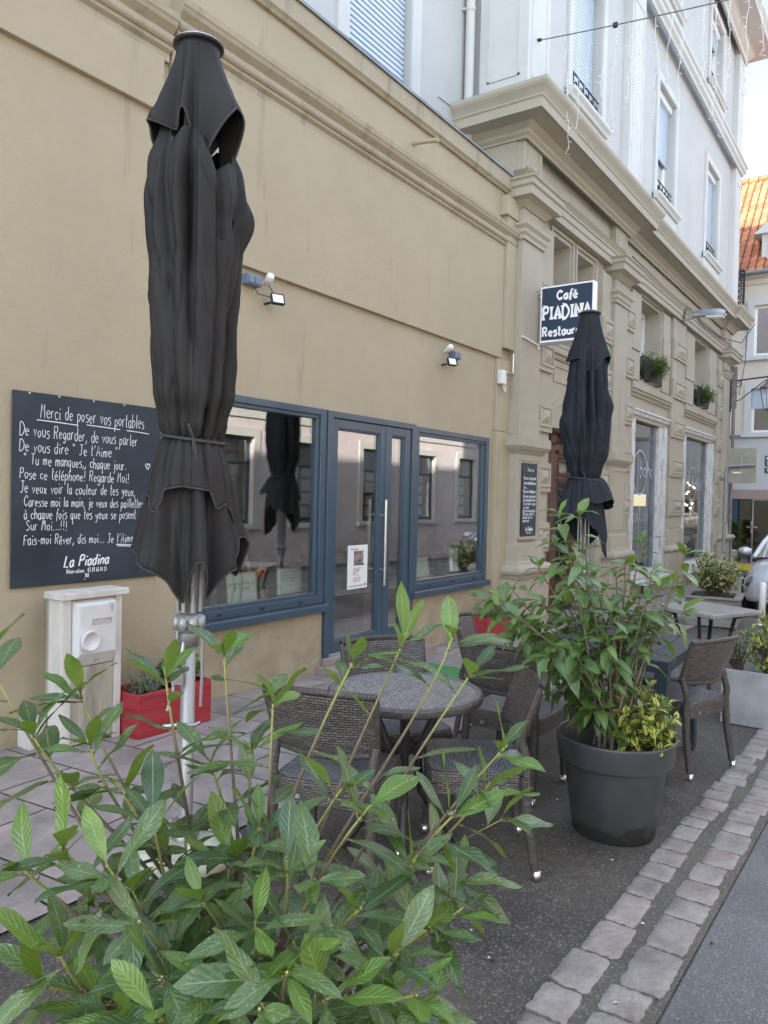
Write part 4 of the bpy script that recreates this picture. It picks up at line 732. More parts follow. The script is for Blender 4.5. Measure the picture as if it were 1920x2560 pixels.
fb().add([(3.5, .31, -.45), (9, .31, -.45), (9, 5, -.45), (3.5, 5, -.45)], [(0, 1, 2, 3)], 'room_floor').add([(3.5, 4, -.5), (9, 4, -.5), (9, 4, 3), (3.5, 4, 3)], [(0, 1, 2, 3)], 'interior_red').add([(3.5, .31, -.5), (3.5, 4, -.5), (3.5, 4, 3), (3.5, .31, 3)], [(0, 1, 2, 3)], 'interior_red').add([(3.5, .31, 2.6), (9, .31, 2.6), (9, 4, 2.6), (3.5, 4, 2.6)], [(0, 1, 2, 3)], 'dark_room').box(5.2, 7.5, 1.4, 1.9, -.45, .42, 'interior_red').box(4.8, 5.0, 2.2, 2.3, .3, 1.3, 'red_paint').build('interior', fh)
fb().lathe([(.10, .5), (.17, 1.15)], 'far_lamp', 16, (5.12, .9, 0)).lathe([(0, 0), (.05, .02), (.05, .06), (0, .08)], 'bulb', 10, (5.35, 1.3, 1.25)).lathe([(.02, -.45), (.02, .5)], 'brass', 8, (5.12, .9, 0)).build('lamp_shade', fh)
for a, b, c, d_ in FW:
    f = fb().frame(a - .2, b + .2, c - .03, d_ + .2, -.03, .055, .20, 'white_trim', tb=.02).box(a - .28, b + .28, -.1, .055, c - .16, c - .03, 'white_trim').frame(a, b, c, d_, .15, .2, .08, 'white_pvc').box((a + b) / 2 - .04, (a + b) / 2 + .04, .15, .2, c, d_, 'white_pvc').box(a, b, .4, .42, c, d_, 'dark_room'); wo = f.build('window', fh)
    fb().box(a + .08, b - .08, .17, .18, c + .08, d_ - .08, 'glass_sky').build('pane', wo)
    if c < 5:
        s_ = fb(); z = d_
        while z > d_ - .62: s_.box(a + .02, b - .02, .1, .13, z - .055, z, 'shutter'); z -= .06
        s_.build('shutter', wo)
fb().sweep([(0, 6.25), (.04, 6.25), (.1, 6.32), (.1, 6.38), (0, 6.4)], [(-3, .05), (18, .05)], 'white_trim').build('string_course', fh)
fb().sweep([(0, 8.8), (.05, 8.8), (.1, 8.95), (.3, 9.02), (.3, 9.1), (0, 9.12)], [(-3, .05), (18, .05)], 'cream_render').tube([(-3, -.32, 9.12), (18, -.32, 9.12)], .08, 'zinc', 10).build('eaves', fh)
rf = fb(); sl = math.hypot(4.2, 4.6)
def roofp(u, v):                                             # pantile roll across the slope
    x = -3 + 21 * u; d_ = v * 4.2; return (x, -.3 + d_, 9.12 + v * 4.6 + .035 * math.sin(x / .24 * 2 * math.pi))
rf.grid(roofp, 21 * 24, 1, 'clay_tiles', True, us=21, vs_=sl); rf.add([(-3, 3.9, 13.72), (18, 3.9, 13.72), (18, 9, 9.1), (-3, 9, 9.1)], [(0, 1, 2, 3)], 'clay_tiles'); rf.tube([(-3, 3.9, 13.72), (18, 3.9, 13.72)], .14, 'clay_tiles', 10); rfo = rf.build('roof', fh)
dm = fb().box(4.55, 6.0, .25, 2.2, 9.2, 10.55, 'white_trim').prism([(4.3, 10.5), (6.25, 10.5), (5.28, 11.35)], .12, 3, 'white_trim').frame(4.75, 5.8, 9.4, 10.4, .2, .27, .09, 'white_pvc').box(4.84, 5.71, .22, .24, 9.49, 10.31, 'glass_sky'); dm.build('dormer', fh)
bal = fb()                                                   # ornate black cast-iron screen of a side balcony
bal.frame(3.42, 4.22, 7.95, 9.15, -.62, -.59, .05, 'iron')
for i in range(4):
    for j in range(6):
        cx, cz = 3.52 + .2 * i, 8.08 + .2 * j; bal.tube([(cx + .1 * (1 - t * .8) * math.cos(t * 11), -.605, cz + .1 * (1 - t * .8) * math.sin(t * 11)) for t in [q / 16 for q in range(17)]], .018, 'iron', 5)
for i in range(5): bal.tube([(3.45 + .19 * i, -.605, 7.97), (3.45 + .19 * i, -.605, 9.13)], .015, 'iron', 5)
bal.box(3.3, 4.25, -.65, .05, 7.85, 7.95, 'iron').build('balcony_screen', fh)
ps = fb().box(4.90, 5.75, -.025, .0, 2.78, 3.12, 'sign_blue').box(4.90, 5.75, -.022, .0, 2.55, 2.73, 'sign_blue')
so = ps.build('street_sign'); tag(so, 'blue enamel street name sign on the grey wall above the far doorway', 'street sign')
tx = MB(); F = (Vector((XF - .03, 4.06, 0)), Vector((0, -1, 0)), Vector((0, 0, 1)), Vector((-1, 0, 0)))
write(tx, 'PASSAGE DU', .02, 2.97, .10, .022, F, 'sign_white', fit=.74); write(tx, 'THÉATRE', .02, 2.81, .10, .022, F, 'sign_white', fit=.6); write(tx, 'Theater', .02, 2.60, .08, .018, F, 'sign_white', fit=.4); tx.build('lettering', so)
# urn with a small fir
ur = MB().lathe([(0, 0), (.20, 0), (.20, .10), (.10, .16), (.08, .24), (.10, .3), (.20, .42), (.24, .62), (.28, .64), (.28, .68), (.22, .68), (.2, .6), (0, .58)], 'plastic_white', 24).build('stone_urn', loc=(26.8, 4.86, gz(26.8)), bevel=0); tag(ur, 'white pedestal urn holding a small fir at the far doorway', 'urn')

# ---------------------------------------------------------------- leaves and shrubs
LEAF = [0]
def leaf(mb, p, d, upv, L, wd, m, fold=.22, droop=.25, nu=8, ob=.95):
    d = d.normalized(); s = d.cross(upv)
    if s.length < 1e-3: s = d.orthogonal()
    s.normalize(); n = s.cross(d); LEAF[0] += 1; k = LEAF[0]; V = []; U = []
    tw = rnd(-.5, .5); wv = rnd(0, 6); ra = rnd(.001, .005) * L / .12
    for i in range(nu + 1):
        u = i / nu; w_ = wd / 2 * (math.sin(math.pi * min(1, u ** ob * .985 + .01)) ** .85) * (1 if u < .999 else .05)
        dr = droop * L * u * u; c = p + d * (L * (u - .12 * droop * u * u)) - n * dr
        a = tw * (u - .3); s2 = s * math.cos(a) + n * math.sin(a); n2 = n * math.cos(a) - s * math.sin(a)
        for j in (-1, -.5, 0, .5, 1):
            V.append(c + s2 * (w_ * j) + n2 * (fold * w_ * abs(j) + ra * math.sin(wv + u * 9 + 2.5 * j) * abs(j))); U.append((k + .03 + .94 * u, .5 + .5 * j))
    mb.add(V, [(i * 5 + j, i * 5 + j + 1, (i + 1) * 5 + j + 1, (i + 1) * 5 + j) for i in range(nu) for j in range(4)], m, True, U)
def bez(a, b, c, d, n): return [a * (1 - t) ** 3 + b * 3 * t * (1 - t) ** 2 + c * 3 * t * t * (1 - t) + d * t ** 3 for t in [i / n for i in range(n + 1)]]
def shoot(sm, lm, a, b, r0, n, L, m, m2, start=.45, stem='laurel_stem', tipn=4, asp=.34, bend=.55, fold=.22, dr=(.05, .5), wob=.02, ob=.95):
    """one branch from a to b with spirally set leaves and a rosette at the tip"""
    d = b - a; lift = Vector((0, 0, d.length * .35)); w1 = Vector((rnd(-1, 1), rnd(-1, 1), rnd(-.3, .3))) * wob
    P = bez(a, a + d * .25 + lift * bend + w1, a + d * .72 + lift * .25 * bend - w1, b, 12); sm.normv = True
    sm.tube(P, [r0 * (1 - .72 * i / 12) for i in range(13)], stem, 7); sm.normv = False
    ang = rnd(0, 6.28)
    for k in range(n + tipn):
        tip = k >= n; t = start + (1 - start) * (k + rnd(0, .6)) / n if not tip else 1 - .06 * rnd(0, 1); t = min(t, .999)
        i = min(11, int(t * 12)); q = P[i].lerp(P[i + 1], t * 12 - i); ax = (P[i + 1] - P[i]).normalized(); o = ax.orthogonal().normalized(); ang += 2.4 + rnd(-.35, .35)
        rad = o * math.cos(ang) + ax.cross(o) * math.sin(ang); el = rnd(.45, .95) if tip else rnd(.95, 1.45)
        dv = ax * math.cos(el) + rad * math.sin(el); dv.z = dv.z * .75 + rnd(-.16, .16); dv.normalize()
        l = L * rnd(.7, 1.18) * (.85 if tip else 1); upv = Vector((rnd(-.35, .35), rnd(-.35, .35), 1)) + ax * .35
        pe = q + dv * l * .10; sm.normv = True; sm.tube([q, pe], [.0022 * L / .12, .0018 * L / .12], stem, 5, False); sm.normv = False
        leaf(lm, pe, dv, upv, l, l * asp * rnd(.85, 1.15), m2 if (tip and random.random() < .4) else m, fold, rnd(*dr), ob=ob)
def rnd_n(a, b): return random.randint(a, b)
def shrub(name, label, cat, base_, tips, r0, n, L, m, m2, stem, group=None, tall=None, **kw):
    t = thing(name, label, cat, (0, 0, 0), 0, group); sm, lm = MB(), MB()
    for i, tp in enumerate(tips):
        tp = Vector(tp); a = Vector(base_) + Vector((rnd(-1, 1), rnd(-1, 1), 0)) * .09
        dst = (tp - a).length; mid = a.lerp(tp, .38) + Vector((rnd(-.03, .03), rnd(-.03, .03), .10 * dst))
        if tall and tp.z > tall: shoot(sm, lm, a, tp, r0 * rnd(.8, 1.0), rnd_n(2, 3) if tp.y < .9 else rnd_n(5, 7), L * .98, m, m2, stem=stem, **{**kw, 'start': (.72 if i % 3 else .6) if tp.y < .9 else .48, 'tipn': 4 if tp.y < .9 else 5})
        elif i % 2: shoot(sm, lm, a, tp, r0 * rnd(.8, 1.1), n, L, m, m2, stem=stem, **kw)
        else:
            shoot(sm, lm, a, tp, r0 * rnd(.9, 1.2), n, L, m, m2, stem=stem, **kw); d = (tp - mid); e = mid + d * rnd(.5, .8) + Vector((rnd(-.09, .09), rnd(-.09, .09), rnd(-.05, .05))) * (dst / .6)
            shoot(sm, lm, mid, e, r0 * .5, max(2, n - 2), L, m, m2, start=.25, stem=stem, tipn=3, **{k: v for k, v in kw.items() if k not in ('start', 'tipn')})
    sm.build('branches', t); lm.build('foliage', t); return t
LAUREL = [(0.768, 1.428, 1.222), (0.891, 1.335, 1.174), (0.792, 1.335, 1.106), (0.843, 1.225, 1.090), (1.055, 1.101, 1.244), (0.989, 1.195, 1.205), (1.073, 0.984, 1.169), (1.120, 0.831, 1.248), (1.217, 0.780, 1.292), (1.223, 0.683, 1.299), (1.242, 0.653, 1.232), (1.013, 0.713, 1.044), (1.027, 0.781, 1.054), (1.323, 0.618, 1.083), (1.350, 0.664, 0.994), (1.178, 0.649, 0.991), (1.191, 0.626, 0.886), (1.098, 0.674, 0.940), (0.877, 1.084, 0.979), (0.697, 1.081, 0.988), (0.660, 1.133, 0.958), (0.708, 0.978, 0.986), (0.703, 0.895, 0.932), (0.638, 0.986, 0.883), (0.651, 1.052, 0.804), (0.688, 0.826, 0.885), (0.652, 0.876, 0.826), (0.991, 1.004, 0.885), (0.983, 0.929, 0.959), (0.898, 0.789, 0.975), (0.885, 0.721, 0.972), (0.797, 0.758, 0.929), (0.748, 0.653, 0.926), (0.735, 0.758, 0.880), (0.964, 0.691, 0.905), (0.955, 0.615, 0.864), (1.068, 0.626, 0.851), (1.142, 0.607, 0.855), (0.928, 0.564, 0.835), (0.821, 0.632, 0.865), (0.816, 0.906, 0.921), (0.977, 1.113, 0.903), (1.037, 1.118, 1.026), (0.691, 0.647, 0.911), (0.648, 0.795, 0.868), (0.872, 1.181, 1.015), (1.083, 1.053, 1.064)]
PRIVET = [(3.25, 1.62, 1.06), (3.42, 1.68, 1.02), (3.30, 1.52, .93), (3.52, 1.60, .90), (3.474, 1.291, 1.492), (3.593, 1.441, 1.487), (3.481, 1.415, 1.367), (3.567, 1.531, 1.220), (3.500, 1.647, 1.112), (3.163, 1.544, 1.097), (3.175, 1.467, 1.019), (3.596, 1.727, 0.966), (3.385, 1.425, 1.065), (3.446, 1.319, 1.286), (3.953, 1.384, 1.182), (3.670, 1.237, 1.122), (4.010, 1.141, 1.363), (3.739, 1.149, 1.248), (3.810, 1.215, 1.181), (3.615, 0.983, 1.234), (4.007, 0.929, 1.293), (4.129, 0.992, 1.139), (3.869, 1.005, 1.147), (3.963, 1.095, 1.038), (3.867, 1.158, 0.972), (3.454, 1.117, 1.025), (3.799, 1.348, 0.959), (3.637, 1.409, 1.041), (3.432, 1.393, 0.866), (3.338, 1.244, 0.878), (3.738, 1.539, 0.682), (3.580, 1.353, 0.691), (3.695, 1.443, 0.586), (3.896, 1.325, 0.686), (3.866, 1.199, 0.803), (4.099, 1.081, 0.856), (3.610, 1.222, 0.549), (3.999, 1.103, 0.962), (3.463, 1.502, 0.914), (3.876, 1.429, 1.111), (3.789, 1.498, 1.161), (3.461, 1.137, 0.894)]
random.seed(21)
PF = (1.03, 1.0)
shrub('laurel_shrub', 'large glossy laurel shrub with pale spotted leaves in the foreground pot', 'shrub', (PF[0], PF[1], .36), LAUREL, .0070, 6, .118, 'laurel_leaf', 'young_leaf', 'laurel_stem', start=.46, asp=.325, fold=.12, tall=1.03, dr=(-.05, .40), wob=.045, ob=1.18)
random.seed(5)
shrub('privet_shrub', 'tall loose green shrub with drooping pointed leaves in the big grey pot', 'shrub', (3.80, 1.20, .33), PRIVET, .0080, 7, .118, 'privet_leaf', 'young_leaf', 'privet_stem', start=.40, asp=.43, fold=.22, dr=(.25, .95), tipn=4)
def pot(name, label, x, y, rt, h, rb, body, rim, grp=None):
    t = thing(name, label, 'flower pot', (x, y, gz(x)), 0, grp)
    MB().lathe([(0, 0), (rb, 0), (rb + .008, .01), (rt - .040, h - .125), (rt - .038, h - .12)], body, 56).build('body', t)
    MB().lathe([(rt - .044, h - .125), (rt - .018, h - .125), (rt - .014, h - .118), (rt - .001, h - .01), (rt, h - .003), (rt - .006, h), (rt - .013, h), (rt - .016, h - .006), (rt - .055, h - .16), (rt - .06, h - .2)], rim, 56).build('rim', t)
    rs = rt - .055
    MB().grid(lambda u, v: (u * rs * math.cos(6.2832 * v), u * rs * math.sin(6.2832 * v), h - .13 + .02 * noise.noise((u * 5 * math.cos(6.2832 * v), u * 5 * math.sin(6.2832 * v), rt * 9))), 10, 40, 'soil').build('soil', t)
    return t
pot('planter_pot', 'big dark grey plastic pot with broad rim standing by the cobbled gutter', 3.79, 1.185, .290, .485, .190, 'pot_grey', 'pot_grey')
pot('planter_pot', 'pot with pale grey rim under the foreground laurel', PF[0], PF[1], .31, .49, .2, 'pot_pale', 'pot_pale')
def bush(name, label, c, r, h, n, L, m, m2, stem, group=None, asp=.42, cat='shrub', up_=.5, fold=.25, twigs=26, col_=False):
    """dense small-leaved bush: twigs from the root, leaf clusters along and at the end of each"""
    t = thing(name, label, cat, (c[0], c[1], c[2]), rnd(0, 6), group); sm, lm = MB(), MB()
    for k in range(twigs):
        a = rnd(0, 6.28); q = math.sqrt(rnd(0.02, 1)); z = h * rnd(.35, 1) * (1 - .35 * q) if not col_ else h * rnd(.15, 1); rr = r * q * (1 if not col_ else (1.05 - z / h) ** .7)
        tp = Vector((rr * math.cos(a), rr * math.sin(a), z)); b0 = Vector((tp.x * .2, tp.y * .2, 0 if not col_ else z * .75)); P = bez(b0, b0 + Vector((0, 0, z * .4)), tp * .8, tp, 6)
        sm.normv = True; sm.tube(P, [.005 * (1 - .1 * i) * max(.5, L / .05) for i in range(7)], stem, 5); sm.normv = False
        for j in range(n):
            tt = rnd(.4, 1); i = min(5, int(tt * 6)); p = P[i].lerp(P[i + 1], tt * 6 - i); ax = (P[i + 1] - P[i]).normalized(); b2 = rnd(0, 6.28)
            o = ax.orthogonal().normalized(); dv = (o * math.cos(b2) + ax.cross(o) * math.sin(b2)) * rnd(.5, 1) + ax * rnd(.1, .7) + Vector((0, 0, rnd(-.1, up_)))
            l = L * rnd(.65, 1.2); leaf(lm, p, dv, Vector((rnd(-.3, .3), rnd(-.3, .3), 1)), l, l * asp * rnd(.85, 1.15), m2 if random.random() < .3 else m, fold, rnd(0, .5), nu=4)
    sm.build('branches', t); lm.build('foliage', t); return t
bush('euonymus_shrub', 'small yellow edged variegated shrub at the foot of the tall shrub', (3.81, 1.06, .27), .185, .42, 11, .052, 'yellow_leaf', 'privet_leaf', 'bush_stem', asp=.5, twigs=84)
bush('euonymus_shrub', 'yellow green shrub growing in the galvanised metal planter', (6.6, .86, .20), .24, .62, 9, .055, 'yellow_leaf', 'young_leaf', 'bush_stem', asp=.55, twigs=60)
bush('lavender_plant', 'thin silver grey lavender in the galvanised metal planter', (6.55, 1.10, .22), .16, .42, 14, .07, 'lavender_leaf', 'lavender_leaf', 'bush_stem', asp=.07, twigs=34)
bush('euonymus_shrub', 'cream variegated shrub in the weathered wooden planter', (12.45, 2.47, .06), .40, .95, 16, .075, 'cream_leaf', 'cream_leaf', 'bush_stem', asp=.5, twigs=90)
bush('fir_tree', 'small dark green fir in the white urn by the far doorway', (26.8, 4.8, gz(26.8) + .6), .55, 1.0, 26, .16, 'fir_leaf', 'fir_leaf', 'bush_stem', asp=.10, twigs=80, cat='tree', col_=True)
bush('window_box_plant', 'green conifer sprays on the railing of the nearer ledge window', (15.82, YR - .02, 3.95), .40, .62, 20, .13, 'fir_leaf', 'privet_leaf', 'bush_stem', group='greenery on the ledge windows', asp=.14, twigs=60, cat='plant')
bush('window_box_plant', 'green conifer sprays on the railing of the ledge window nearest the far corner', (20.2, YR - .02, 3.95), .40, .60, 20, .13, 'fir_leaf', 'privet_leaf', 'bush_stem', group='greenery on the ledge windows', asp=.14, twigs=60, cat='plant')
for k, (x, lb) in enumerate(((15.82, 'black iron balcony guard in front of the nearer ledge window'), (20.2, 'black iron balcony guard in front of the ledge window nearest the far corner'))):
    b_ = MB(); w_ = .62
    for z in (3.93, 4.35): b_.tube([(x - w_, YR + .08, z), (x - w_, YR - .10, z), (x + w_, YR - .10, z), (x + w_, YR + .08, z)], .012, 'iron', 6)
    for j in range(13): b_.tube([(x - w_ + j * w_ / 6, YR - .10, 3.93), (x - w_ + j * w_ / 6, YR - .10, 4.35)], .009, 'iron', 6)
    tag(b_.build('window_guard'), lb, 'railing', 'iron guards of the ledge windows')

# ---------------------------------------------------------------- closed parasols
def pl(tab, x):                                              # periodic cosine interpolation of (degrees, value)
    tab = sorted(tab); x %= 360
    for i in range(len(tab)):
        a = tab[i]; b = tab[(i + 1) % len(tab)]; da = (b[0] - a[0]) % 360 or 360; dx = (x - a[0]) % 360
        if dx <= da: s = dx / da; s = (1 - math.cos(math.pi * s)) / 2; return a[1] + (b[1] - a[1]) * s
def lin(tab, x):
    for (a, p), (b, q) in zip(tab, tab[1:]):
        if x <= b: s = (x - a) / (b - a); s = s * s * (3 - 2 * s); return p + (q - p) * s
    return tab[-1][1]
def parasol(label, loc, rot, seed, fab, v):
    """z measured up from the ground; angle 0 faces the viewer"""
    t = thing('closed_parasol', label, 'parasol', loc, rot, 'closed black parasols of the terrace')
    MB().lathe([(.031, .05), (.031, 1.12), (.024, 1.12), (.024, 3.50)], 'alu_pole', 20).build('pole', t)
    MB().lathe([(0, 3.535), (.06, 3.530), (.098, 3.515), (.107, 3.506)], 'shutter' if v == 0 else 'dark_metal', 32).lathe([(.107, 3.506), (.108, 3.498), (.10, 3.494), (0, 3.497)], 'dark_metal', 32).build('cap', t)
    o3 = Vector((seed * 3.1, seed, 0))
    def pol(r, a, z): return (r * math.sin(a), -r * math.cos(a), z)
    def wrinkle(a, z, k=1): return 1 + k * (.035 * noise.noise(Vector((math.cos(a) * 2.2, math.sin(a) * 2.2, z * 3)) + o3) + .015 * noise.noise(Vector((math.cos(a) * 6, math.sin(a) * 6, z * 5)) + o3))
    if v == 0:
        hemR = [(0, .095), (50, .25), (95, .10), (135, .2), (180, .1), (225, .2), (262, .12), (296, .245), (318, .13), (334, .16)]
        hemZ = [(2, 2.955), (50, 3.20), (95, 2.88), (135, 3.2), (180, 3.0), (225, 3.2), (262, 2.98), (296, 3.12), (318, 3.10), (336, 3.18)]
    else:
        hemR = [(15, .13), (62, .225), (112, .14), (150, .22), (200, .14), (240, .22), (285, .215), (325, .18)]
        hemZ = [(15, 2.92), (62, 3.08), (112, 2.90), (150, 3.1), (200, 2.95), (240, 3.1), (285, 3.04), (325, 3.06)]
    def flap(u, q):
        a = 6.28319 * q; dg = math.degrees(a); R = pl(hemR, dg); Z = pl(hemZ, dg); e = u ** 1.15; lip = max(0, u - .86) / .14
        r = .088 + (R - .088) * (.78 * e + .22 * e * e) - .006 * lip; fold = 1 - .12 * math.sin(u * 1.5) * max(0, math.cos(6 * a + 1.0)) ** 3
        return pol(r * fold * wrinkle(a, u * 2, .8 * u), a, 3.495 - (3.495 - Z) * u)
    MB().grid(flap, 20, 120, fab).build('vent_flap', t, solid=.004)
    hm = MB(); hm.tube([flap(1.0, q / 120) for q in range(121)], .005, 'fabric_hem', 6); hm.build('hem', t)
    # main body: tight at the top where it hangs from the ribs, full in the middle, drawn in by the tie
    topZ = [(0, 3.06), (25, 2.90 if v == 0 else 3.02), (50, 2.95), (75, 3.02), (95, 3.05), (140, 3.08), (180, 3.05), (230, 3.08), (275, 3.10), (300, 3.14), (322, 3.02), (345, 3.08)]
    if v == 0: prof = [(1.79, .128), (1.86, .150), (2.0, .182), (2.2, .198), (2.45, .212), (2.65, .218), (2.80, .218), (2.93, .208), (3.08, .175), (3.22, .10)]
    else: prof = [(1.79, .150), (1.88, .175), (2.05, .222), (2.3, .245), (2.5, .235), (2.68, .205), (2.85, .185), (3.0, .155), (3.15, .09)]
    vall = [(350, .50, 8), (22, .40, 7), (58, .50, 9), (80, .35, 6), (100, .4, 8), (140, .3, 14), (190, .3, 14), (230, .3, 14), (270, .28, 10), (296, .32, 8), (318, .42, 8)] if v == 0 else [(5, .55, 8), (342, .3, 7), (30, .48, 9), (55, .3, 7), (90, .3, 12), (140, .3, 14), (200, .3, 14), (250, .3, 12), (290, .3, 10), (318, .32, 10)]
    def folds(a, z, deep):
        dg = math.degrees(a) % 360; f = 0
        for c, dp_, wd in vall:
            c2 = c + 10 * math.sin(z * 1.9 + c) + 16 * (z - 2.4) * math.sin(c * 3.0); dp2 = dp_ * (.62 + .38 * math.sin(3.2 * z + c)); dd = abs((dg - c2 + 180) % 360 - 180); f = max(f, dp2 * max(0, 1 - dd / (wd * 1.5)) ** 1.35)
        return 1 - f * deep
    def body(u, q):
        a = 6.28319 * q; dg = math.degrees(a); T = pl(topZ, dg); z = 1.79 + (T - 1.79) * u
        r = lin(prof, z); deep = .55 + .6 * math.sin(math.pi * min(1, u * 1.05)) + (.5 if u < .12 else 0); k = max(0, u - .85) / .15
        hang = 1 + (.22 * math.exp(-((dg - 78) / 18) ** 2) * math.exp(-((z - 2.72) / .10) ** 2) if v == 0 else .16 * math.exp(-((dg - 80) / 22) ** 2) * math.exp(-((z - 2.48) / .08) ** 2) + .16 * math.exp(-((dg - 282) / 25) ** 2) * math.exp(-((z - 2.3) / .12) ** 2))
        pleat = 1 - .10 * math.exp(-u * 16) * abs(math.sin(11 * a + seed)) - .05 * math.exp(-((u - .07) / .05) ** 2) * max(0, math.sin(7 * a + 2)); fac_ = 1 - .055 * abs(math.sin(3.5 * a + .6 + .5 * math.sin(2.5 * z))) ** .7 * math.sin(math.pi * min(1, u)); cr_ = noise.noise(Vector((math.cos(a) * 1.7, math.sin(a) * 1.7 + z * .5, z * 1.5)) + o3 * 2); c3_ = noise.noise(Vector((math.cos(a) * 3.1 - z * 1.3, math.sin(a) * 3.1, z * 2.2)) + o3); fac_ *= 1 - .085 * max(0, 1 - abs(cr_) * 5) ** 1.5 - .05 * max(0, 1 - abs(c3_) * 6) ** 1.5; return pol(r * hang * fac_ * folds(a, z, deep) * wrinkle(a, z, 1.5) * pleat - .02 * k * k, a, z)
    bd = MB().grid(body, 60, 200, fab); bd.build('canopy', t, solid=.004)
    if v == 0:                                               # the loose pocket of cloth hanging on the right
        def pk(u, q):
            a = R_(8 + 74 * q + 5 * math.sin(3 * u)); zt = 2.74 - .17 * math.sin(math.pi * min(1, q * 1.35)) + .12 * q; zb = 2.34 - .14 * math.sin(math.pi * q * .9) + .08 * q; z = zt + (zb - zt) * u; e = math.sin(math.pi * min(1, max(0, q))) ** .6; r = .172 + .034 * e * (1 - u) ** .6 + .020 * math.sin(math.pi * u) * e - .03 * u * u - .05 * (1 - e); r *= 1 - .10 * max(0, math.cos(9 * q + 4 * u)) ** 3; return pol(r * wrinkle(a, z, 1.6), a, z)
        MB().grid(pk, 24, 36, fab).build('loose_fold', t, solid=.004)
    # below the tie: short upper valance and the long skirt
    if v == 0:
        s1R = [(0, .165), (25, .19), (45, .17), (75, .2), (100, .16), (150, .19), (200, .17), (260, .18), (290, .19), (315, .20), (340, .18)]; s1Z = [(0, 1.585), (25, 1.575), (38, 1.50), (60, 1.52), (75, 1.43), (100, 1.5), (150, 1.5), (200, 1.55), (260, 1.5), (290, 1.55), (310, 1.48), (328, 1.58), (350, 1.59)]
        s2R = [(345, .11), (14, .21), (40, .12), (60, .22), (82, .265), (100, .2), (150, .22), (200, .14), (240, .22), (280, .25), (312, .24)]; s2Z = [(345, 1.10), (12, 1.28), (38, 1.115), (58, 1.24), (80, 1.38), (100, 1.2), (150, 1.3), (200, 1.1), (240, 1.3), (280, 1.34), (312, 1.24)]
    else:
        s1R = [(0, .24), (25, .26), (50, .31), (80, .30), (110, .25), (180, .24), (250, .24), (290, .24), (330, .23)]; s1Z = [(0, 1.60), (25, 1.56), (55, 1.60), (85, 1.56), (110, 1.5), (180, 1.5), (250, 1.5), (290, 1.48), (330, 1.52)]
        s2R = [(0, .18), (30, .24), (62, .25), (80, .20), (120, .24), (180, .18), (230, .24), (285, .31), (310, .33), (335, .25)]; s2Z = [(0, 1.42), (30, 1.32), (60, 1.05), (85, 1.15), (120, 1.3), (180, 1.1), (230, 1.3), (285, 1.34), (310, 1.38), (335, 1.46)]
    def skirt(RT, ZT, r0, z0, sd, amp):
        def fn(u, q):
            a = 6.28319 * q; dg = math.degrees(a); R = pl(RT, dg); Z = pl(ZT, dg); e = u ** .75; z = z0 - (z0 - Z) * u
            fl_ = 1 - amp * (1 - .5 * u) * max(0, math.cos(9 * a + sd + 1.2 * math.sin(2 * a))) ** 2 - .22 * math.exp(-u * 9) * abs(math.sin(13 * a + sd))
            cr_ = noise.noise(Vector((math.cos(a) * 2.4, math.sin(a) * 2.4 + z, z * 1.2)) + o3 * 3); fl_ *= 1 - .09 * max(0, 1 - abs(cr_) * 5) ** 1.5; return pol((r0 + (R - r0) * e) * fl_ * wrinkle(a, z, .8), a, z)
        return fn
    kk = .0 if v == 0 else .03; f2 = skirt(s2R, s2Z, .112 + kk, 1.77, .4, .20); f1 = skirt(s1R, s1Z, .13 + kk, 1.80, 2.0, .10)
    MB().grid(f2, 28, 160, fab).build('skirt', t, solid=.004); MB().grid(f1, 16, 160, fab).build('valance', t, solid=.004)
    hm = MB(); hm.tube([f2(1, q / 160) for q in range(161)], .0045, 'fabric_hem', 6).tube([f1(1, q / 160) for q in range(161)], .0045, 'fabric_hem', 6); hm.build('hem', t)
    ti = MB().tube([pol((.140 if v == 0 else .168) * folds(q / 40 * 6.2832, 1.79, .35), q / 40 * 6.2832, 1.795 - .018 * math.cos(q / 40 * 6.2832 - 1)) for q in range(41)], .007, 'fabric_hem', 8)
    for dx, dz in ((-.03, .06), (.022, -.10), (.0, -.05)): ti.tube([pol(.145, .04, 1.79), pol(.158, .04 + dx * 2, 1.79 + dz * .4), pol(.150, .04 + dx * 5, 1.79 + dz)], .0055, 'fabric_hem', 6)
    ti.build('tie_strap', t)
    # ribs' ends, hub, crank
    for k in range(8):
        rb = MB(); a = k * math.pi / 4 + .3; rb.tube([pol(.05, a, 1.08), pol(.055, a, 1.6)], .010, 'alu_pole', 6); rb.tube([pol(.045, a, 2.3), pol(.05, a, 3.25)], .010, 'sign_white' if k % 3 == 0 else 'dark_metal', 6); rb.tube([pol(.055, a, 1.6), pol(.045, a, 2.3)], .009, 'dark_metal', 6); rb.build('rib', t)
    hb_ = MB().lathe([(.034, .985), (.05, .99), (.055, 1.0), (.058, 1.01), (.058, 1.05), (.05, 1.065), (.034, 1.07), (.034, .93), (.042, .925), (.042, .985)], 'alu_pole', 24)
    for k in range(8): a = k * math.pi / 4 + .3; hb_.lathe([(0, 1.0), (.019, 1.005), (.022, 1.03), (.019, 1.055), (0, 1.065)], 'alu_pole', 12, (.052 * math.sin(a), -.06 * math.cos(a), 0))
    hb_.build('hub', t)
    cr = MB().tube([pol(.05, -1.2, 1.0), pol(.062, -1.1, .88), pol(.075, -.95, .74), pol(.10, -1.0, .66)], .007, 'alu_pole', 8).tube([pol(.055, 1.4, 1.0), pol(.06, 1.4, .80), pol(.055, 1.5, .66)], .007, 'alu_pole', 8).tube([pol(.036, -.6, .95), pol(.045, -.7, .86)], [.009, .016], 'brushed', 8).box(-.07, -.02, -.055, -.045, .77, .84, 'brushed')
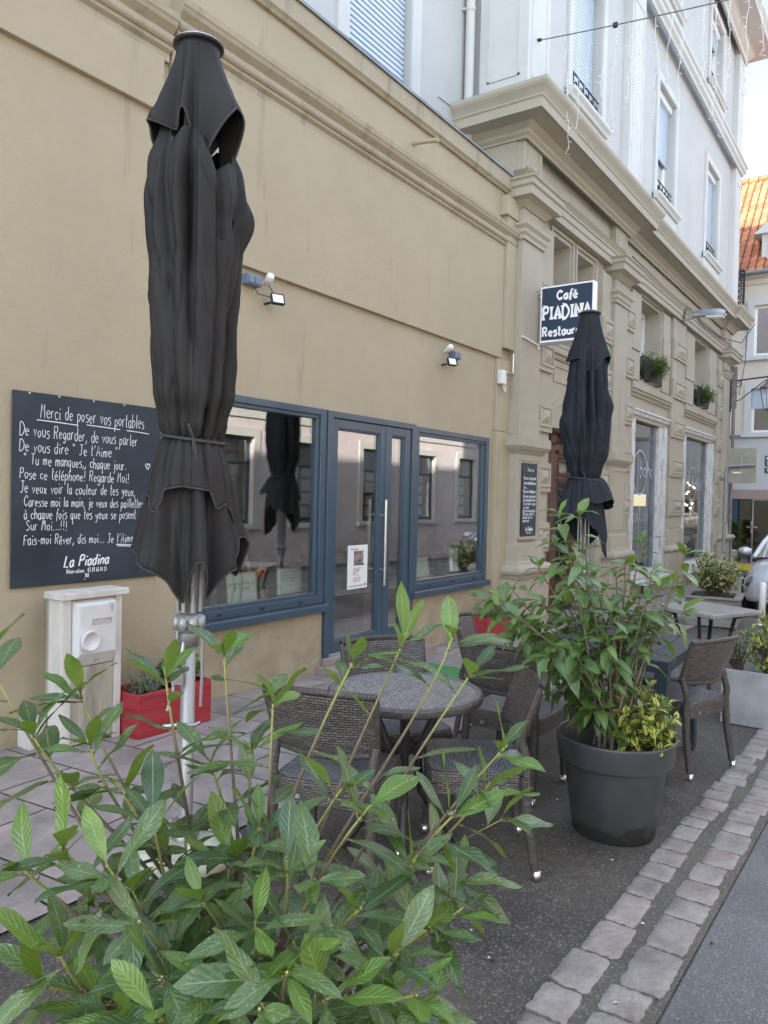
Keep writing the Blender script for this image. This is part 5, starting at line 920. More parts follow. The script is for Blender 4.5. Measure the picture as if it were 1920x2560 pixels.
    cr.tube([(-.10, -.02, .585), (-.03, -.045, .595), (.03, -.045, .590), (.05, -.02, .592)], .009, 'brushed', 8).build('crank', t)
    bs = MB(); n = 4
    bs.lathe([(0, 0), (.23, 0), (.245, .012), (.245, .062), (.235, .075), (.06, .085), (0, .085)], 'lichen_stone', 40).lathe([(.06, .08), (.06, .16), (.035, .165)], 'brushed', 20)
    for k in range(4): a = k * math.pi / 2 + .5; bs.lathe([(.018, .085), (.018, .092), (0, .095)], 'brushed', 10, (.12 * math.cos(a), .12 * math.sin(a), 0))
    bs.build('base', t)
    lift = .03 if v == 0 else .13
    for o in children(t):
        if o.name.split('.')[0] in ('canopy', 'skirt', 'valance', 'tie_strap', 'loose_fold') or (o.name.split('.')[0] == 'hem' and o.data.vertices[0].co.z < 2.5): o.location.z = lift
    return t
TURN = lambda x, y: math.atan2(y, x) - math.pi / 2
random.seed(11); parasol('tall closed black parasol on pale stone base in front of the chalkboard', (2.27, 2.585, gz(2.27)), TURN(2.27, 2.585), 1, 'fabric', 0)
random.seed(12); parasol('closed blue black parasol standing behind the potted shrub under the cafe sign', (7.2, 2.62, gz(7.2)), TURN(7.2, 2.62), 4, 'fabric_worn', 1)

# ---------------------------------------------------------------- wicker chairs and tables
def make_chair(label, loc, rot):
    t = thing('wicker_chair', label, 'chair', loc, rot, 'brown woven terrace chairs'); wk = 'wicker'
    # seat: rounded woven cushion-like top over a deep apron; local +y is the front
    s_ = MB(); hw, y0, y1 = .225, -.21, .235
    ring = []
    for k in range(48):
        a = 2 * math.pi * k / 48; ca, sa = math.cos(a), math.sin(a); q = 1 / max(abs(ca) ** 7 + abs(sa) ** 7, 1e-9) ** (1 / 7); yy = (y0 + y1) / 2 + sa * q * (y1 - y0) / 2
        ring.append((ca * q * hw * (1 + .05 * (yy + .2)), yy))
    for (z0, k0), (z1, k1) in (((.355, .985), (.43, 1.0)), ((.43, 1.0), (.447, .988)), ((.447, .988), (.455, .95))):
        vs = [(x * k0, y * k0, z0) for x, y in ring] + [(x * k1, y * k1, z1) for x, y in ring]; L_ = [0]
        for k in range(48): L_.append(L_[-1] + math.hypot(ring[(k + 1) % 48][0] - ring[k][0], ring[(k + 1) % 48][1] - ring[k][1]))
        for k in range(48):
            kk = (k + 1) % 48; s_.add([vs[k], vs[kk], vs[48 + kk], vs[48 + k]], [(0, 1, 2, 3)], wk, True, [(L_[k], z0), (L_[k + 1], z0), (L_[k + 1], z1), (L_[k], z1)])
    s_.add([(x * .95, y * .95, .455) for x, y in ring], [tuple(range(48))], 'wicker_seat'); s_.add([(x * .985, y * .985, .355) for x, y in ring], [tuple(range(48))[::-1]], 'dark_metal')
    s_.build('seat', t)
    b = MB()
    def back(sg):
        def fn(u, v):                                        # u across, v up; curved round the sitter and leaning back
            x = (u - .5) * .47 * (.93 + .09 * v); y = -.205 - .085 * v + .055 * (2 * u - 1) ** 2 - sg * .013 * (1 - (2 * v - 1) ** 8) ** .5; z = .575 + .25 * v + .012 * v * math.sin(math.pi * u) - .012 * (1 - v) * math.sin(math.pi * u); return (x, y, z)
        return fn
    b.grid(back(1), 20, 12, wk, True, us=.47, vs_=.255); b.grid(lambda u, v: back(-1)(1 - u, v), 20, 12, wk, True, us=.47, vs_=.255)
    for u in (0, 1): b.tube([back(0)(u, q / 10) for q in range(11)], .0145, 'wicker_leg', 8)
    for v_ in (0, 1): b.tube([back(0)(q / 16, v_) for q in range(17)], .0145, 'wicker_leg', 8)
    b.build('backrest', t)
    for sx in (-1, 1):
        l = MB().tube([(sx * .212, -.185, .40), (sx * .213, -.196, .49), (sx * .216, -.160, .60)], .020, 'wicker_leg', 10)
        l.tube([(sx * .212, -.185, .44), (sx * .216, -.20, .25), (sx * .226, -.235, .04)], [.024, .022, .018], 'wicker_leg', 10); o = l.build('leg', t)
        MB().lathe([(0, 0), (.017, .002), (.019, .01), (.019, .042), (.0, .043)], 'steel', 12, (sx * .228, -.242, 0)).build('foot_cap', o)
        l = MB().tube([(sx * .205, .20, .40), (sx * .207, .205, .25), (sx * .21, .212, .04)], [.024, .021, .018], 'wicker_leg', 10); o = l.build('leg', t)
        MB().lathe([(0, 0), (.017, .002), (.019, .01), (.019, .042), (.0, .043)], 'steel', 12, (sx * .21, .213, 0)).build('foot_cap', o)
    MB().grid(lambda u, v: (-.10 + .016 * u * math.cos(6.2832 * v), -.2125, .385 + .010 * u * math.sin(6.2832 * v)), 2, 16, 'steel').build('badge', t)
    return t
CH = [((3.10, 1.60), (-.56, .83), 'front wicker chair turned toward the round table, its high back nearest the street'),
      ((4.06, 1.85), (1.0, -.03), 'wicker chair between the round table and the dark rectangular table'),
      ((2.58, 1.98), (.96, .27), 'wicker chair seen from behind beside the foreground laurel, facing the round table'),
      ((3.33, 2.18), (-.55, -.83), 'wicker chair on the door side of the round table'),
      ((5.11, 1.20), (.35, .94), 'wicker chair drawn up to the dark rectangular table beside the metal planter'),
      ((5.68, 1.52), (-.75, -.66), 'wicker chair on the far side of the dark rectangular table'),
      ((4.72, 2.30), (.30, -.95), 'wicker chair half hidden behind the potted shrub on the wall side of the rectangular table')]
c0 = None
for (x, y), (dx, dy), lb in CH:
    rt = math.atan2(dy, dx) - math.pi / 2
    if c0 is None: c0 = make_chair(lb, (x, y, gz(x) + .002), rt)
    else: dup(c0, None, (x, y, gz(x) + .002), rt, lb)
tx_, ty_ = 2.93, 1.88
t = thing('round_table', 'round woven top cafe table among the wicker chairs', 'table', (tx_, ty_, gz(tx_)))
tt = MB(); R0 = .355
tt.grid(lambda u, v: (u * (R0 - .035) * math.cos(6.2832 * v), u * (R0 - .035) * math.sin(6.2832 * v), .735), 1, 56, 'wicker_top', False)
tt.f[-56:] = tt.f[-56:]
tt.u[-56:] = [None] * 56
tt.build('tabletop', t)
MB().lathe([(R0 - .036, .735), (R0 - .03, .739), (R0 - .012, .739)], 'table_top', 72).lathe([(R0 - .012, .739), (R0 - .002, .734), (R0, .724), (R0 - .004, .703), (R0 - .012, .698), (0, .70)], 'wicker_leg', 72).build('rim', t)
for k in range(4):
    a = k * math.pi / 2 + .6; ca, sa = math.cos(a), math.sin(a); MB().tube([(ca * .17, sa * .17, .70), (ca * .06, sa * .06, .45), (ca * .08, sa * .08, .28), (ca * .27, sa * .27, .01)], [.021, .02, .02, .018], 'dark_metal', 10).build('leg', t)
t = thing('dining_table', 'dark blue grey metal table with slatted top behind the big pot', 'table', (5.06, 1.60, gz(5.06)), .03)
tp = MB(); 
for k in range(8): tp.box(-.43, .43, -.40 + k * .1005, -.405 + (k + 1) * .1005, .715, .735, 'table_blue')
tp.build('tabletop', t, bevel=.003); MB().frame(-.47, .47, -.44, .44, 0, 1, .04, 'table_blue')
fr2 = MB(); fr2.box(-.47, -.432, -.44, .44, .665, .737, 'table_blue').box(.432, .47, -.44, .44, .665, .737, 'table_blue').box(-.432, .432, -.44, -.402, .666, .736, 'table_blue').box(-.432, .432, .406, .44, .666, .736, 'table_blue').build('apron', t, bevel=.003)
for sx in (-1, 1):
    for sy in (-1, 1): MB().box(sx * .43 - .038, sx * .43 + .038, sy * .40 - .038, sy * .40 + .038, 0, .664, 'table_blue').build('leg', t, bevel=.004)
t = thing('cafe_table', 'grey stone topped table with curved iron legs beyond the rectangular table', 'table', (7.70, 1.60, gz(7.7)), -.45)
MB().box(-.36, .36, -.36, .36, .70, .738, 'stone_table').build('tabletop', t, bevel=.006)
for sx in (-1, 1):
    for sy in (-1, 1): MB().tube([(sx * .28, sy * .28, .70), (sx * .17, sy * .2, .66), (sx * .14, sy * .16, .45), (sx * .18, sy * .2, .2), (sx * .27, sy * .28, 0)], .018, 'iron', 8).build('leg', t)

# ---------------------------------------------------------------- things on and along the cafe wall
yb_ = W - .012
bo = tag(MB().box(2.555, 3.668, yb_ - .009, yb_, .925, 2.137, 'chalkboard').build('chalkboard', bevel=.002), 'large dark chalkboard with a long handwritten text beside the gas cabinet', 'chalkboard')
F = fr_(0, yb_ - .0097, 0); ch = MB(); random.seed(3)
LN = [('Merci de poser vos portables', 2.735, 1.985, .79, .110), ('De vous Regarder, de vous parler', 2.60, 1.862, .87, .098), ('De vous dire " Je t\'Aime "', 2.60, 1.768, .71, .092), ('" Tu me manques,, chaque jour.', 2.63, 1.688, .75, .088), ('Pose ce téléphone! Regarde Moi!', 2.605, 1.600, .80, .086), ('Je veux voir la couleur de tes yeux,', 2.61, 1.512, .85, .088), ('Caresse moi la main, je veux des paillettes', 2.635, 1.430, .89, .078), ('à chaque fois que tes yeux se posent', 2.635, 1.350, .83, .084), ('Sur Moi...!!!', 2.65, 1.278, .285, .080), ('Fais-moi Rêver, dis moi... Je t\'Aime', 2.635, 1.190, .81, .080)]
for s_, u, v, wd, h in LN: write(ch, s_, u, v, h * .78, .0043, F, 'chalk', slant=.08, jit=.055, fit=wd, rise=-.012)
for a, b, z in ((2.71, 3.0, 1.968), (3.06, 3.32, 1.966), (3.37, 3.56, 1.955), (3.30, 3.45, 1.168), (3.31, 3.45, 1.158)): ribbon(ch, [(a, z), ((a + b) / 2, z - .004), (b, z - .010)], .006, F, 'chalk', dz=.0003)
def heart(mb, u, v, s, wd, m, F): ribbon(mb, [(u + s * x, v + s * y) for x, y in smooth([(0, -.7), (-.62, .2), (-.42, .66), (-.1, .55), (0, .2), (.12, .55), (.44, .64), (.6, .2), (0, -.7)])], wd, F, m, dz=.0004)
heart(ch, 3.555, 1.712, .030, .006, 'chalk', F); heart(ch, 3.475, 1.138, .026, .005, 'chalk', F); ch.build('chalk_writing', bo)
lo = MB(); write(lo, 'La Piadina', 2.91, 1.035, .070, .0105, F, 'sign_white', slant=.34, fit=.34, rise=.02); write(lo, 'Réservations', 2.93, .992, .026, .0035, F, 'sign_white', fit=.13); write(lo, '03 89 66 01 21', 3.085, .992, .028, .0038, F, 'sign_white', fit=.145)
O_, U_, V_, N_ = F; q = [O_ + U_ * a + V_ * b + N_ * .0001 for a, b in ((3.065, .958), (3.091, .958), (3.091, .984), (3.065, .984))]; lo.add(q, [(0, 1, 2, 3)], 'sign_white'); write(lo, 'f', 3.074, .961, .020, .005, (O_ + N_ * .0004, U_, V_, N_), 'chalkboard'); lo.build('printed_logo', bo)
sc_ = MB()
for a, b in ((2.66, 2.128), (2.86, 2.128), (3.11, 2.128), (3.35, 2.128), (3.06, .945)): sc_.tube([(a, yb_ - .009, b), (a, yb_ - .013, b)], .006, 'steel', 8)
sc_.build('screws', bo)
b2 = tag(MB().box(9.475, 9.945, YP - .055, YP - .042, 1.03, 2.02, 'chalkboard').box(9.42, 9.97, YP - .075, YP - .04, .99, 1.03, 'beige_paint').build('chalkboard', bevel=.002), 'narrow tall chalkboard menu on the beige pilaster beside the wooden door', 'chalkboard')
F2 = fr_(0, YP - .0563, 0); ch = MB(); SM = [('Dis moi à quel point', 1.80), ('je suis important pour', 1.735), ('toi...', 1.675), ('Pose ton téléphone', 1.62), ('Dis moi à quel point', 1.555), ('tu as besoin de moi', 1.505), ('Tu es tout ce que', 1.455), ('je veux', 1.405), ('et je ne veux que toi', 1.36), ('Dis moi que tu', 1.315), ('aimes la vie', 1.27), ('avec moi', 1.225)]
write(ch, 'Pour toi', 9.64, 1.91, .045, .007, F2, 'chalk', fit=.2)
for s_, z in SM: write(ch, s_, 9.505 + rnd(0, .02), z, .042, .0075, F2, 'chalk', jit=.04, fit=min(.40, .026 * len(s_)))
write(ch, 'La Piadina', 9.60, 1.105, .055, .010, F2, 'sign_white', slant=.3, fit=.24); write(ch, 'Réservations', 9.64, 1.07, .018, .004, F2, 'sign_white', fit=.16); ch.build('chalk_writing', b2)
# poster on the door leaf
pw = tag(MB().box(5.985, 6.312, W + .014, W + .0185, .61, 1.043, 'paper').build('poster'), 'white printed poster taped to the glass of the wide door leaf', 'poster')
F3 = fr_(0, W + .0135, 0); pr = MB(); O_, U_, V_, N_ = F3
def rect(mb, a, b, c, d_, m, F, k=.0001): O_, U_, V_, N_ = F; mb.add([O_ + U_ * a + V_ * c + N_ * k, O_ + U_ * b + V_ * c + N_ * k, O_ + U_ * b + V_ * d_ + N_ * k, O_ + U_ * a + V_ * d_ + N_ * k], [(0, 1, 2, 3)], m)
rect(pr, 6.08, 6.24, .84, .985, 'photo_dark', F3); write(pr, 'Profitez', 6.04, .992, .024, .005, F3, 'red_ink', fit=.12); write(pr, 'la terrasse', 6.13, .842, .02, .005, F3, 'sign_blue', fit=.13); write(pr, '14', 6.07, .742, .042, .008, F3, 'red_ink', fit=.055); write(pr, '99', 6.13, .765, .02, .005, F3, 'red_ink'); write(pr, 'mois', 6.13, .742, .014, .003, F3, 'red_ink')
for k in range(3): rect(pr, 6.075, 6.21 - .02 * k, .812 - k * .012, .816 - k * .012, 'ink', F3)
for k in range(4): rect(pr, 6.075, 6.20 - .015 * (k % 2), .718 - k * .013, .722 - k * .013, 'red_ink' if k % 2 else 'ink', F3)
rect(pr, 6.0, 6.25, .632, .636, 'ink', F3); rect(pr, 6.0, 6.24, .642, .645, 'ink', F3); rect(pr, 6.262, 6.292, .632, .658, 'orange_ink', F3); pr.build('print', pw)
# framed notes, tulips and plants on the window shelves
def note(label, x0, x1, z0, z1, y, lines, lean, big=False):
    t = thing('framed_note', label, 'framed note', (0, 0, 0), 0, 'framed notes in the cafe windows'); mb = MB(); s = .12 * (z1 - z0); dx = lean
    def P(u, v, o=0): return Vector((x0 + (x1 - x0) * u + dx * v, y + .07 * v - o, z0 + (z1 - z0) * v))
    for (a, b, c, d_) in ((0, 1, 0, .035), (0, 1, .965, 1), (0, .03, .035, .965), (.97, 1, .035, .965)): mb.add([P(a, c, .012), P(b, c, .012), P(b, d_, .012), P(a, d_, .012)] + [P(a, c), P(b, c), P(b, d_), P(a, d_)], [(0, 1, 2, 3), (7, 6, 5, 4), (0, 4, 5, 1), (1, 5, 6, 2), (2, 6, 7, 3), (3, 7, 4, 0)], 'brass')
    mb.build('frame', t); MB().add([P(.02, .02, .005), P(.98, .02, .005), P(.98, .98, .005), P(.02, .98, .005)], [(0, 1, 2, 3)], 'paper_cream').build('sheet', t)
    MB().box(x0 + .03, x1 - .05, y - .05, y + .06, .521, z0 - .004, 'pale_wood').build('stand', t, bevel=.004)
    o = P(0, 0, .0058); U = (P(1, 0) - P(0, 0)).normalized(); V = (P(0, 1) - P(0, 0)).normalized(); w_ = (P(1, 0) - P(0, 0)).length; h = (P(0, 1) - P(0, 0)).length; N_ = U.cross(V).normalized(); tx = MB()
    for i, s_ in enumerate(lines): fh_ = h * (.13 if big else .075); fw_ = min(w_ * .84, text_width(s_) * fh_ * .9); write(tx, s_, (w_ - fw_) / 2, h * (.58 - i * .2 if big else .80 - i * .12), fh_, .0032 if big else .002, (o, U, V, N_), 'ink', fit=fw_)
    tx.build('writing', t)
note('cream framed note reading JE T\'AIME, in the wide window beside the parasol', 4.57, 4.93, .60, .845, 4.74, ['Au cas où tu lirais ça', 'JE T\'AIME'], .045, True)
note('cream framed note with a long text, on the other side of the tulips', 5.18, 5.52, .615, .85, 4.74, ['Nous aimons recevoir', 'les amis et prendre', 'le temps de parler', 'sans se presser', 'avec toi'], .065)
note('broad cream framed note at the door end of the smaller window', 7.54, 7.85, .60, .81, 4.74, ['Pour toujours', 'je te dis que', 'tu es ma vie', 'mon amour'], .06)
note('tall narrow framed note near the far end of the smaller window', 8.34, 8.56, .60, .90, 4.74, ['Tu es le soleil', 'de mes jours', 'la douceur', 'de mes nuits', 'merci'], .09)
va = thing('tulip_vase', 'amber glass vase of red and yellow tulips between two framed notes', 'vase', (5.06, 4.80, .521))
MB().lathe([(0, 0), (.045, 0), (.05, .02), (.052, .14), (.05, .16), (.046, .16), (.044, .02), (0, .015)], 'pale_wood', 20).build('vase', va)
sm, lm, fl = MB(), MB(), MB()
for k in range(8):
    a = rnd(0, 6.28); r = rnd(.02, .075); tp = Vector((r * math.cos(a), r * math.sin(a), rnd(.24, .31))); sm.tube([(0, 0, .1), tp * .6 + Vector((0, 0, .05)), tp], .004, 'young_leaf', 5); fl.lathe([(0, -.005), (.016, .0), (.022, .018), (.019, .036), (.008, .046)], 'tulip_red' if k % 2 else 'tulip_yellow', 10, tuple(tp)); leaf(lm, tp * .5, Vector((math.cos(a), math.sin(a), 1.2)), Vector((0, 0, 1)), .12, .03, 'young_leaf')
    leaf(lm, Vector((0, 0, .14)), Vector((math.cos(a + 1), math.sin(a + 1), 1.0)), Vector((0, 0, 1)), .13, .035, 'young_leaf')
sm.build('stems', va); lm.build('leaves', va); fl.build('flowers', va)
ar = thing('wooden_chair', 'pale bentwood chair with arched back inside the wide window', 'chair', (5.03, 5.15, -.16))
MB().tube([(.23 * math.cos(a) * 1.0, 0, .80 + .40 * math.sin(a)) for a in [R_(-25 + 230 * i / 24) for i in range(25)]], .026, 'pale_wood', 8).build('backrest', ar); MB().lathe([(0, .44), (.22, .44), (.23, .46), (.22, .49), (0, .49)], 'pale_wood', 24, (0, .2, 0)).build('seat', ar)
for a, b in ((-.17, .03), (.17, .03), (-.15, .36), (.15, .36)): MB().tube([(a, b, 0), (a * .9, b, .45)], .018, 'pale_wood', 8).build('leg', ar)
random.seed(9)
bush('window_plant', 'thin twiggy plant standing in the smaller cafe window', (8.22, 4.86, .521), .10, .55, 7, .035, 'privet_leaf', 'dry_leaf', 'bush_stem', asp=.4, twigs=16, cat='plant'); bush('window_plant', 'low ferny plant behind the broad note in the smaller cafe window', (7.72, 4.92, .521), .16, .42, 9, .07, 'fir_leaf', 'privet_leaf', 'bush_stem', asp=.2, twigs=22, cat='plant')
# gas cabinet
gc = thing('gas_cabinet', 'weathered white gas meter cabinet with grey cap below the chalkboard', 'cabinet', (0, 0, 0)); zg = gz(2.9)
hs = MB().box(2.735, 2.80, 4.25, 4.395, zg - .05, .862, 'cabinet_concrete').box(3.115, 3.165, 4.25, 4.395, zg - .05, .862, 'cabinet_concrete').box(2.80, 3.115, 4.30, W - .002, zg - .05, .861, 'cabinet_dirty').box(2.62, 2.735, 4.40, W, zg - .05, .12, 'cabinet_concrete'); hs.build('housing', gc, bevel=.005)
MB().box(2.71, 3.195, 4.215, 4.41, .862, .905, 'cabinet_concrete').build('cap', gc, bevel=.006)
lp_ = MB().box(2.803, 3.112, 4.262, 4.299, zg + .015, .425, 'cabinet_dirty')
for k in range(26): lp_.box(2.807 + k * .0117, 2.8125 + k * .0117, 4.2595, 4.263, zg + .03, .415, 'cabinet_dirty')
lp_.build('ribbed_panel', gc)
dg = MB(); x0, x1, z0, z1, yo, yi = 2.805, 3.11, .432, .855, 4.205, 4.262
dg.add([(x0, yi, z0), (x1, yi, z0), (x1, yi, z1), (x0, yi, z1), (x0 + .018, yo, z0 + .085), (x1 - .018, yo, z0 + .085), (x1 - .018, yo, z1 - .03), (x0 + .018, yo, z1 - .03)], [(4, 5, 6, 7), (0, 1, 5, 4), (1, 2, 6, 5), (2, 3, 7, 6), (3, 0, 4, 7)], 'cabinet_white')
dgo = dg.build('door', gc, bevel=.010)
MB().lathe([(0, 0), (.012, 0), (.012, .014), (.006, .014), (.006, .006), (0, .006)], 'cabinet_dirty', 16).build('lock', dgo, loc=(2.965, 4.232, .462)).rotation_euler = (R_(90), 0, 0)
k_ = MB().lathe([(.058, 0), (.066, .003), (.066, .030), (.063, .034), (.052, .034), (.050, .028), (0, .026)], 'cabinet_white', 32).build('round_boss', dgo, loc=(2.89, yo - .0, .60)); k_.rotation_euler = (R_(90), 0, 0)
FG = fr_(0, yo - .0015, 0); em = MB(); em.frame(2.905, 3.06, .690, .735, yo - .004, yo + .003, .004, 'cabinet_white'); em.frame(3.03, 3.085, .765, .825, yo - .003, yo + .003, .002, 'cabinet_white'); rect(em, 2.909, 3.056, .694, .731, 'cabinet_dirty', FG, -.001); write(em, 'VANNEGAZ', 2.913, .699, .026, .006, (FG[0] + FG[3] * .001,) + FG[1:], 'cabinet_white', fit=.142)
ribbon(em, smooth([(3.058, .777), (3.051, .79), (3.057, .812), (3.064, .79), (3.058, .777)]), .003, FG, 'ink'); em.build('raised_lettering', dgo)
# red planters
def planter(name, label, x0, x1, y0, y1, z0, h, m, wall=.02, fill=.06, grp=None, bev=.005):
    t = thing(name, label, 'planter', (0, 0, 0), 0, grp)
    MB().box(x0, x1, y0, y0 + wall, z0, z0 + h, m).box(x0, x1, y1 - wall, y1, z0, z0 + h, m).box(x0, x0 + wall, y0 + wall, y1 - wall, z0, z0 + h - .001, m).box(x1 - wall, x1, y0 + wall, y1 - wall, z0, z0 + h - .001, m).box(x0 + wall, x1 - wall, y0 + wall, y1 - wall, z0, z0 + .03, m).build('body', t, bevel=bev)
    MB().grid(lambda u, v: (x0 + wall + (x1 - x0 - 2 * wall) * u, y0 + wall + (y1 - y0 - 2 * wall) * v, z0 + h - fill + .02 * noise.noise((u * 7, v * 5, x0))), 24, 12, 'soil').build('soil', t); return t
planter('wooden_planter', 'red painted planter box between the gas cabinet and the wide window', 3.175, 3.80, 4.08, 4.40, gz(3.6) + .002, .30, 'red_paint', grp='red planter boxes along the cafe wall'); planter('wooden_planter', 'red painted planter box under the smaller window by the end pilaster', 8.2, 9.05, 4.12, 4.42, gz(8.6) + .002, .31, 'red_paint', grp='red planter boxes along the cafe wall')
random.seed(14)
bush('lavender_plant', 'silvery lavender in the red planter nearest the gas cabinet', (3.34, 4.24, .12), .13, .24, 16, .055, 'lavender_leaf', 'lavender_leaf', 'bush_stem', asp=.09, twigs=34); bush('ivy_plant', 'leafy green plants filling the parasol side of the red planter', (3.64, 4.24, .12), .15, .36, 12, .06, 'ivy_leaf', 'privet_leaf', 'bush_stem', asp=.6, twigs=50); bush('lavender_plant', 'silvery lavender in the red planter under the smaller window', (8.5, 4.26, .02), .26, .30, 16, .06, 'lavender_leaf', 'lavender_leaf', 'bush_stem', asp=.09, twigs=50)
# floodlights
def flood(label, xs, xf, xb, z):
    t = thing('floodlight', label, 'floodlight', (0, 0, 0), 0, 'led floodlights on the cafe wall')
    b = MB().box(xb, xb + .165, W - .075, W, z + .01, z + .095, 'switch_blue'); b.build('junction_box', t, bevel=.006)
    b = MB(); [b.box(xb + .012 + .075 * k, xb + .078 + .075 * k, W - .084, W - .074, z + .022, z + .083, 'sign_back' if False else 'switch_blue') for k in range(2)]; b.build('switches', t, bevel=.003)
    s = MB().lathe([(0, 0), (.03, .0), (.034, .01), (.034, .06), (.03, .075), (.015, .083), (0, .085)], 'sign_white', 20).build('sensor', t, loc=(xs, W - .05, z + .085)); s.rotation_euler = (R_(62), 0, R_(-25))
    h = MB().box(-.055, .055, -.03, .0, -.045, .045, 'black_plastic').frame(-.060, .060, -.05, .05, -.036, -.028, .012, 'black_plastic'); h = h.build('lamp_head', t, bevel=.004, loc=(xf, W - .105, z - .07)); h.rotation_euler = (R_(-22), 0, R_(-24))
    g_ = MB().box(-.047, .047, -.034, -.031, -.037, .037, 'led_face').build('lamp_face', h)
    MB().tube([(xb + .13, W - .03, z + .01), (xb + .15, W - .04, z - .04), (xf - .02, W - .06, z - .04), (xf, W - .08, z - .02)], .004, 'black_plastic', 6).tube([(xf + .02, W - .08, z - .02), (xs + .05, W - .05, z + .02), (xs + .02, W - .04, z + .06)], .004, 'black_plastic', 6).tube([(xf, W - .09, z - .07), (xf - .03, W - .03, z - .09), (xf - .03, W, z - .09)], .010, 'black_plastic', 8).tube([(xs, W - .045, z + .08), (xs, W, z + .08)], .014, 'sign_white', 8).build('bracket', t)
flood('black led floodlight with white sensor on the cafe wall beside the tall parasol', 4.72, 4.77, 4.46, 3.215); flood('black led floodlight with white sensor high on the cafe wall near the white junction box', 7.72, 7.70, 7.83, 3.15)
jb = thing('wall_box', 'small white electrical box with conduit near the end pilaster', 'electrical box'); MB().box(9.03, 9.15, W - .11, W - .036, 3.02, 3.20, 'plastic_white').build('housing', jb, bevel=.008)
MB().tube([(9.15, W - .07, 3.19), (9.33, W - .075, 3.19), (9.395, W - .08, 3.19), (9.40, W - .08, 3.22), (9.40, W - .08, 3.46)], .013, 'steel', 10).build('conduit', jb); MB().tube([(9.12, W - .08, 3.02), (9.13, W - .09, 2.94), (9.17, W - .085, 2.92), (9.19, W - .08, 3.0), (9.17, W - .07, 3.06)], .008, 'plastic_white', 6).build('cable_loop', jb)
# projecting cafe sign
sg = thing('cafe_sign', 'dark blue projecting cafe sign with white art nouveau lettering', 'sign'); sx, y0, y1, z0, z1 = 9.92, 3.56, 4.31, 3.68, 4.44
MB().box(sx, sx + .13, y0, y1, z0, z1, 'sign_white').build('box', sg, bevel=.006); MB().box(sx - .004, sx + .002, y0 + .022, y1 - .022, z0 + .03, z1 - .022, 'sign_blue').build('panel', sg)
FS = (Vector((sx - .0052, y1, 0)), Vector((0, -1, 0)), Vector((0, 0, 1)), Vector((-1, 0, 0))); tx = MB()
write(tx, 'Café', .245, 4.245, .115, .024, FS, 'sign_white', flare=.7, fit=.30); write(tx, 'PIADINA', .045, 3.985, .175, .028, FS, 'sign_white', flare=1.2, fit=.69); write(tx, 'Restaurant', .045, 3.765, .115, .022, FS, 'sign_white', flare=.7, fit=.68); tx.build('lettering', sg)
ir = MB()
for z in (4.36, 3.66): ir.tube([(sx + .05, YP, z), (sx + .05, y1 + .0, z)], .012, 'brushed', 8).box(sx + .0, sx + .10, YP - .012, YP - .001, z - .05, z + .05, 'brushed')
ir.box(sx + .03, sx + .10, y0 + .1, y1, z0 - .022, z0 - .001, 'brushed').tube([(9.42, YP - .02, 3.69), (9.75, YP - .03, 3.665), (9.97, YP - .02, 3.65)], .012, 'sign_white', 8).build('bracket', sg)
# doormat
mtm = MB(); mtm.add([(6.0, 3.38, gz(6.0) + .012), (6.7, 3.38, gz(6.7) + .012), (6.7, 4.0, gz(6.7) + .012), (6.0, 4.0, gz(6.0) + .012), (6.0, 3.38, gz(6.0) + .004), (6.7, 3.38, gz(6.7) + .004), (6.7, 4.0, gz(6.7) + .004), (6.0, 4.0, gz(6.0) + .004)], [(0, 1, 2, 3), (0, 4, 5, 1), (1, 5, 6, 2), (2, 6, 7, 3), (3, 7, 4, 0)], 'green_mat'); tag(mtm.build('door_mat'), 'bright green mat on the pavement before the glass door', 'door mat')
# galvanised planter, timber planter, bollard
planter('metal_planter', 'long galvanised metal planter beside the last wicker chair', 6.38, 7.05, -.15, 1.19, gz(6.4) + .002, .42, 'galvanised', .012, .17, bev=.003)
wp = thing('timber_planter', 'weathered grey timber planter holding the cream variegated shrub', 'planter', (12.45, 2.47, gz(12.45)), .12)
for k in range(3): q = .14 * k; MB().frame(-.42, .42, -.36, .36, 0, 1, .03, 'plank_grey'); 
pk = MB()
for k in range(3):
    z0, z1 = .02 + .135 * k, .15 + .135 * k
    pk.box(-.42, .42, -.36, -.325, z0, z1, 'plank_grey').box(-.42, .42, .325, .36, z0, z1, 'plank_grey').box(-.42, -.385, -.325, .325, z0 + .001, z1, 'plank_grey').box(.385, .42, -.325, .325, z0 + .001, z1, 'plank_grey')
pk.build('planks', wp, bevel=.005); rm = MB().box(-.47, .47, -.41, -.30, .425, .455, 'plank_grey').box(-.47, .47, .30, .41, .425, .455, 'plank_grey').box(-.47, -.36, -.30, .30, .426, .454, 'plank_grey').box(.36, .47, -.30, .30, .426, .454, 'plank_grey').build('rim', wp, bevel=.004); MB().box(-.385, .385, -.325, .325, .1, .38, 'soil').build('soil', wp)
tag(MB().lathe([(0, 0), (.05, 0), (.05, .62), (.045, .65), (0, .655)], 'sign_white', 20).lathe([(.05, 0), (.07, 0), (.07, .02), (.05, .03)], 'sign_white', 20).build('bollard', loc=(12.9, 1.86, gz(12.9))), 'short white post standing in front of the silver car', 'bollard')
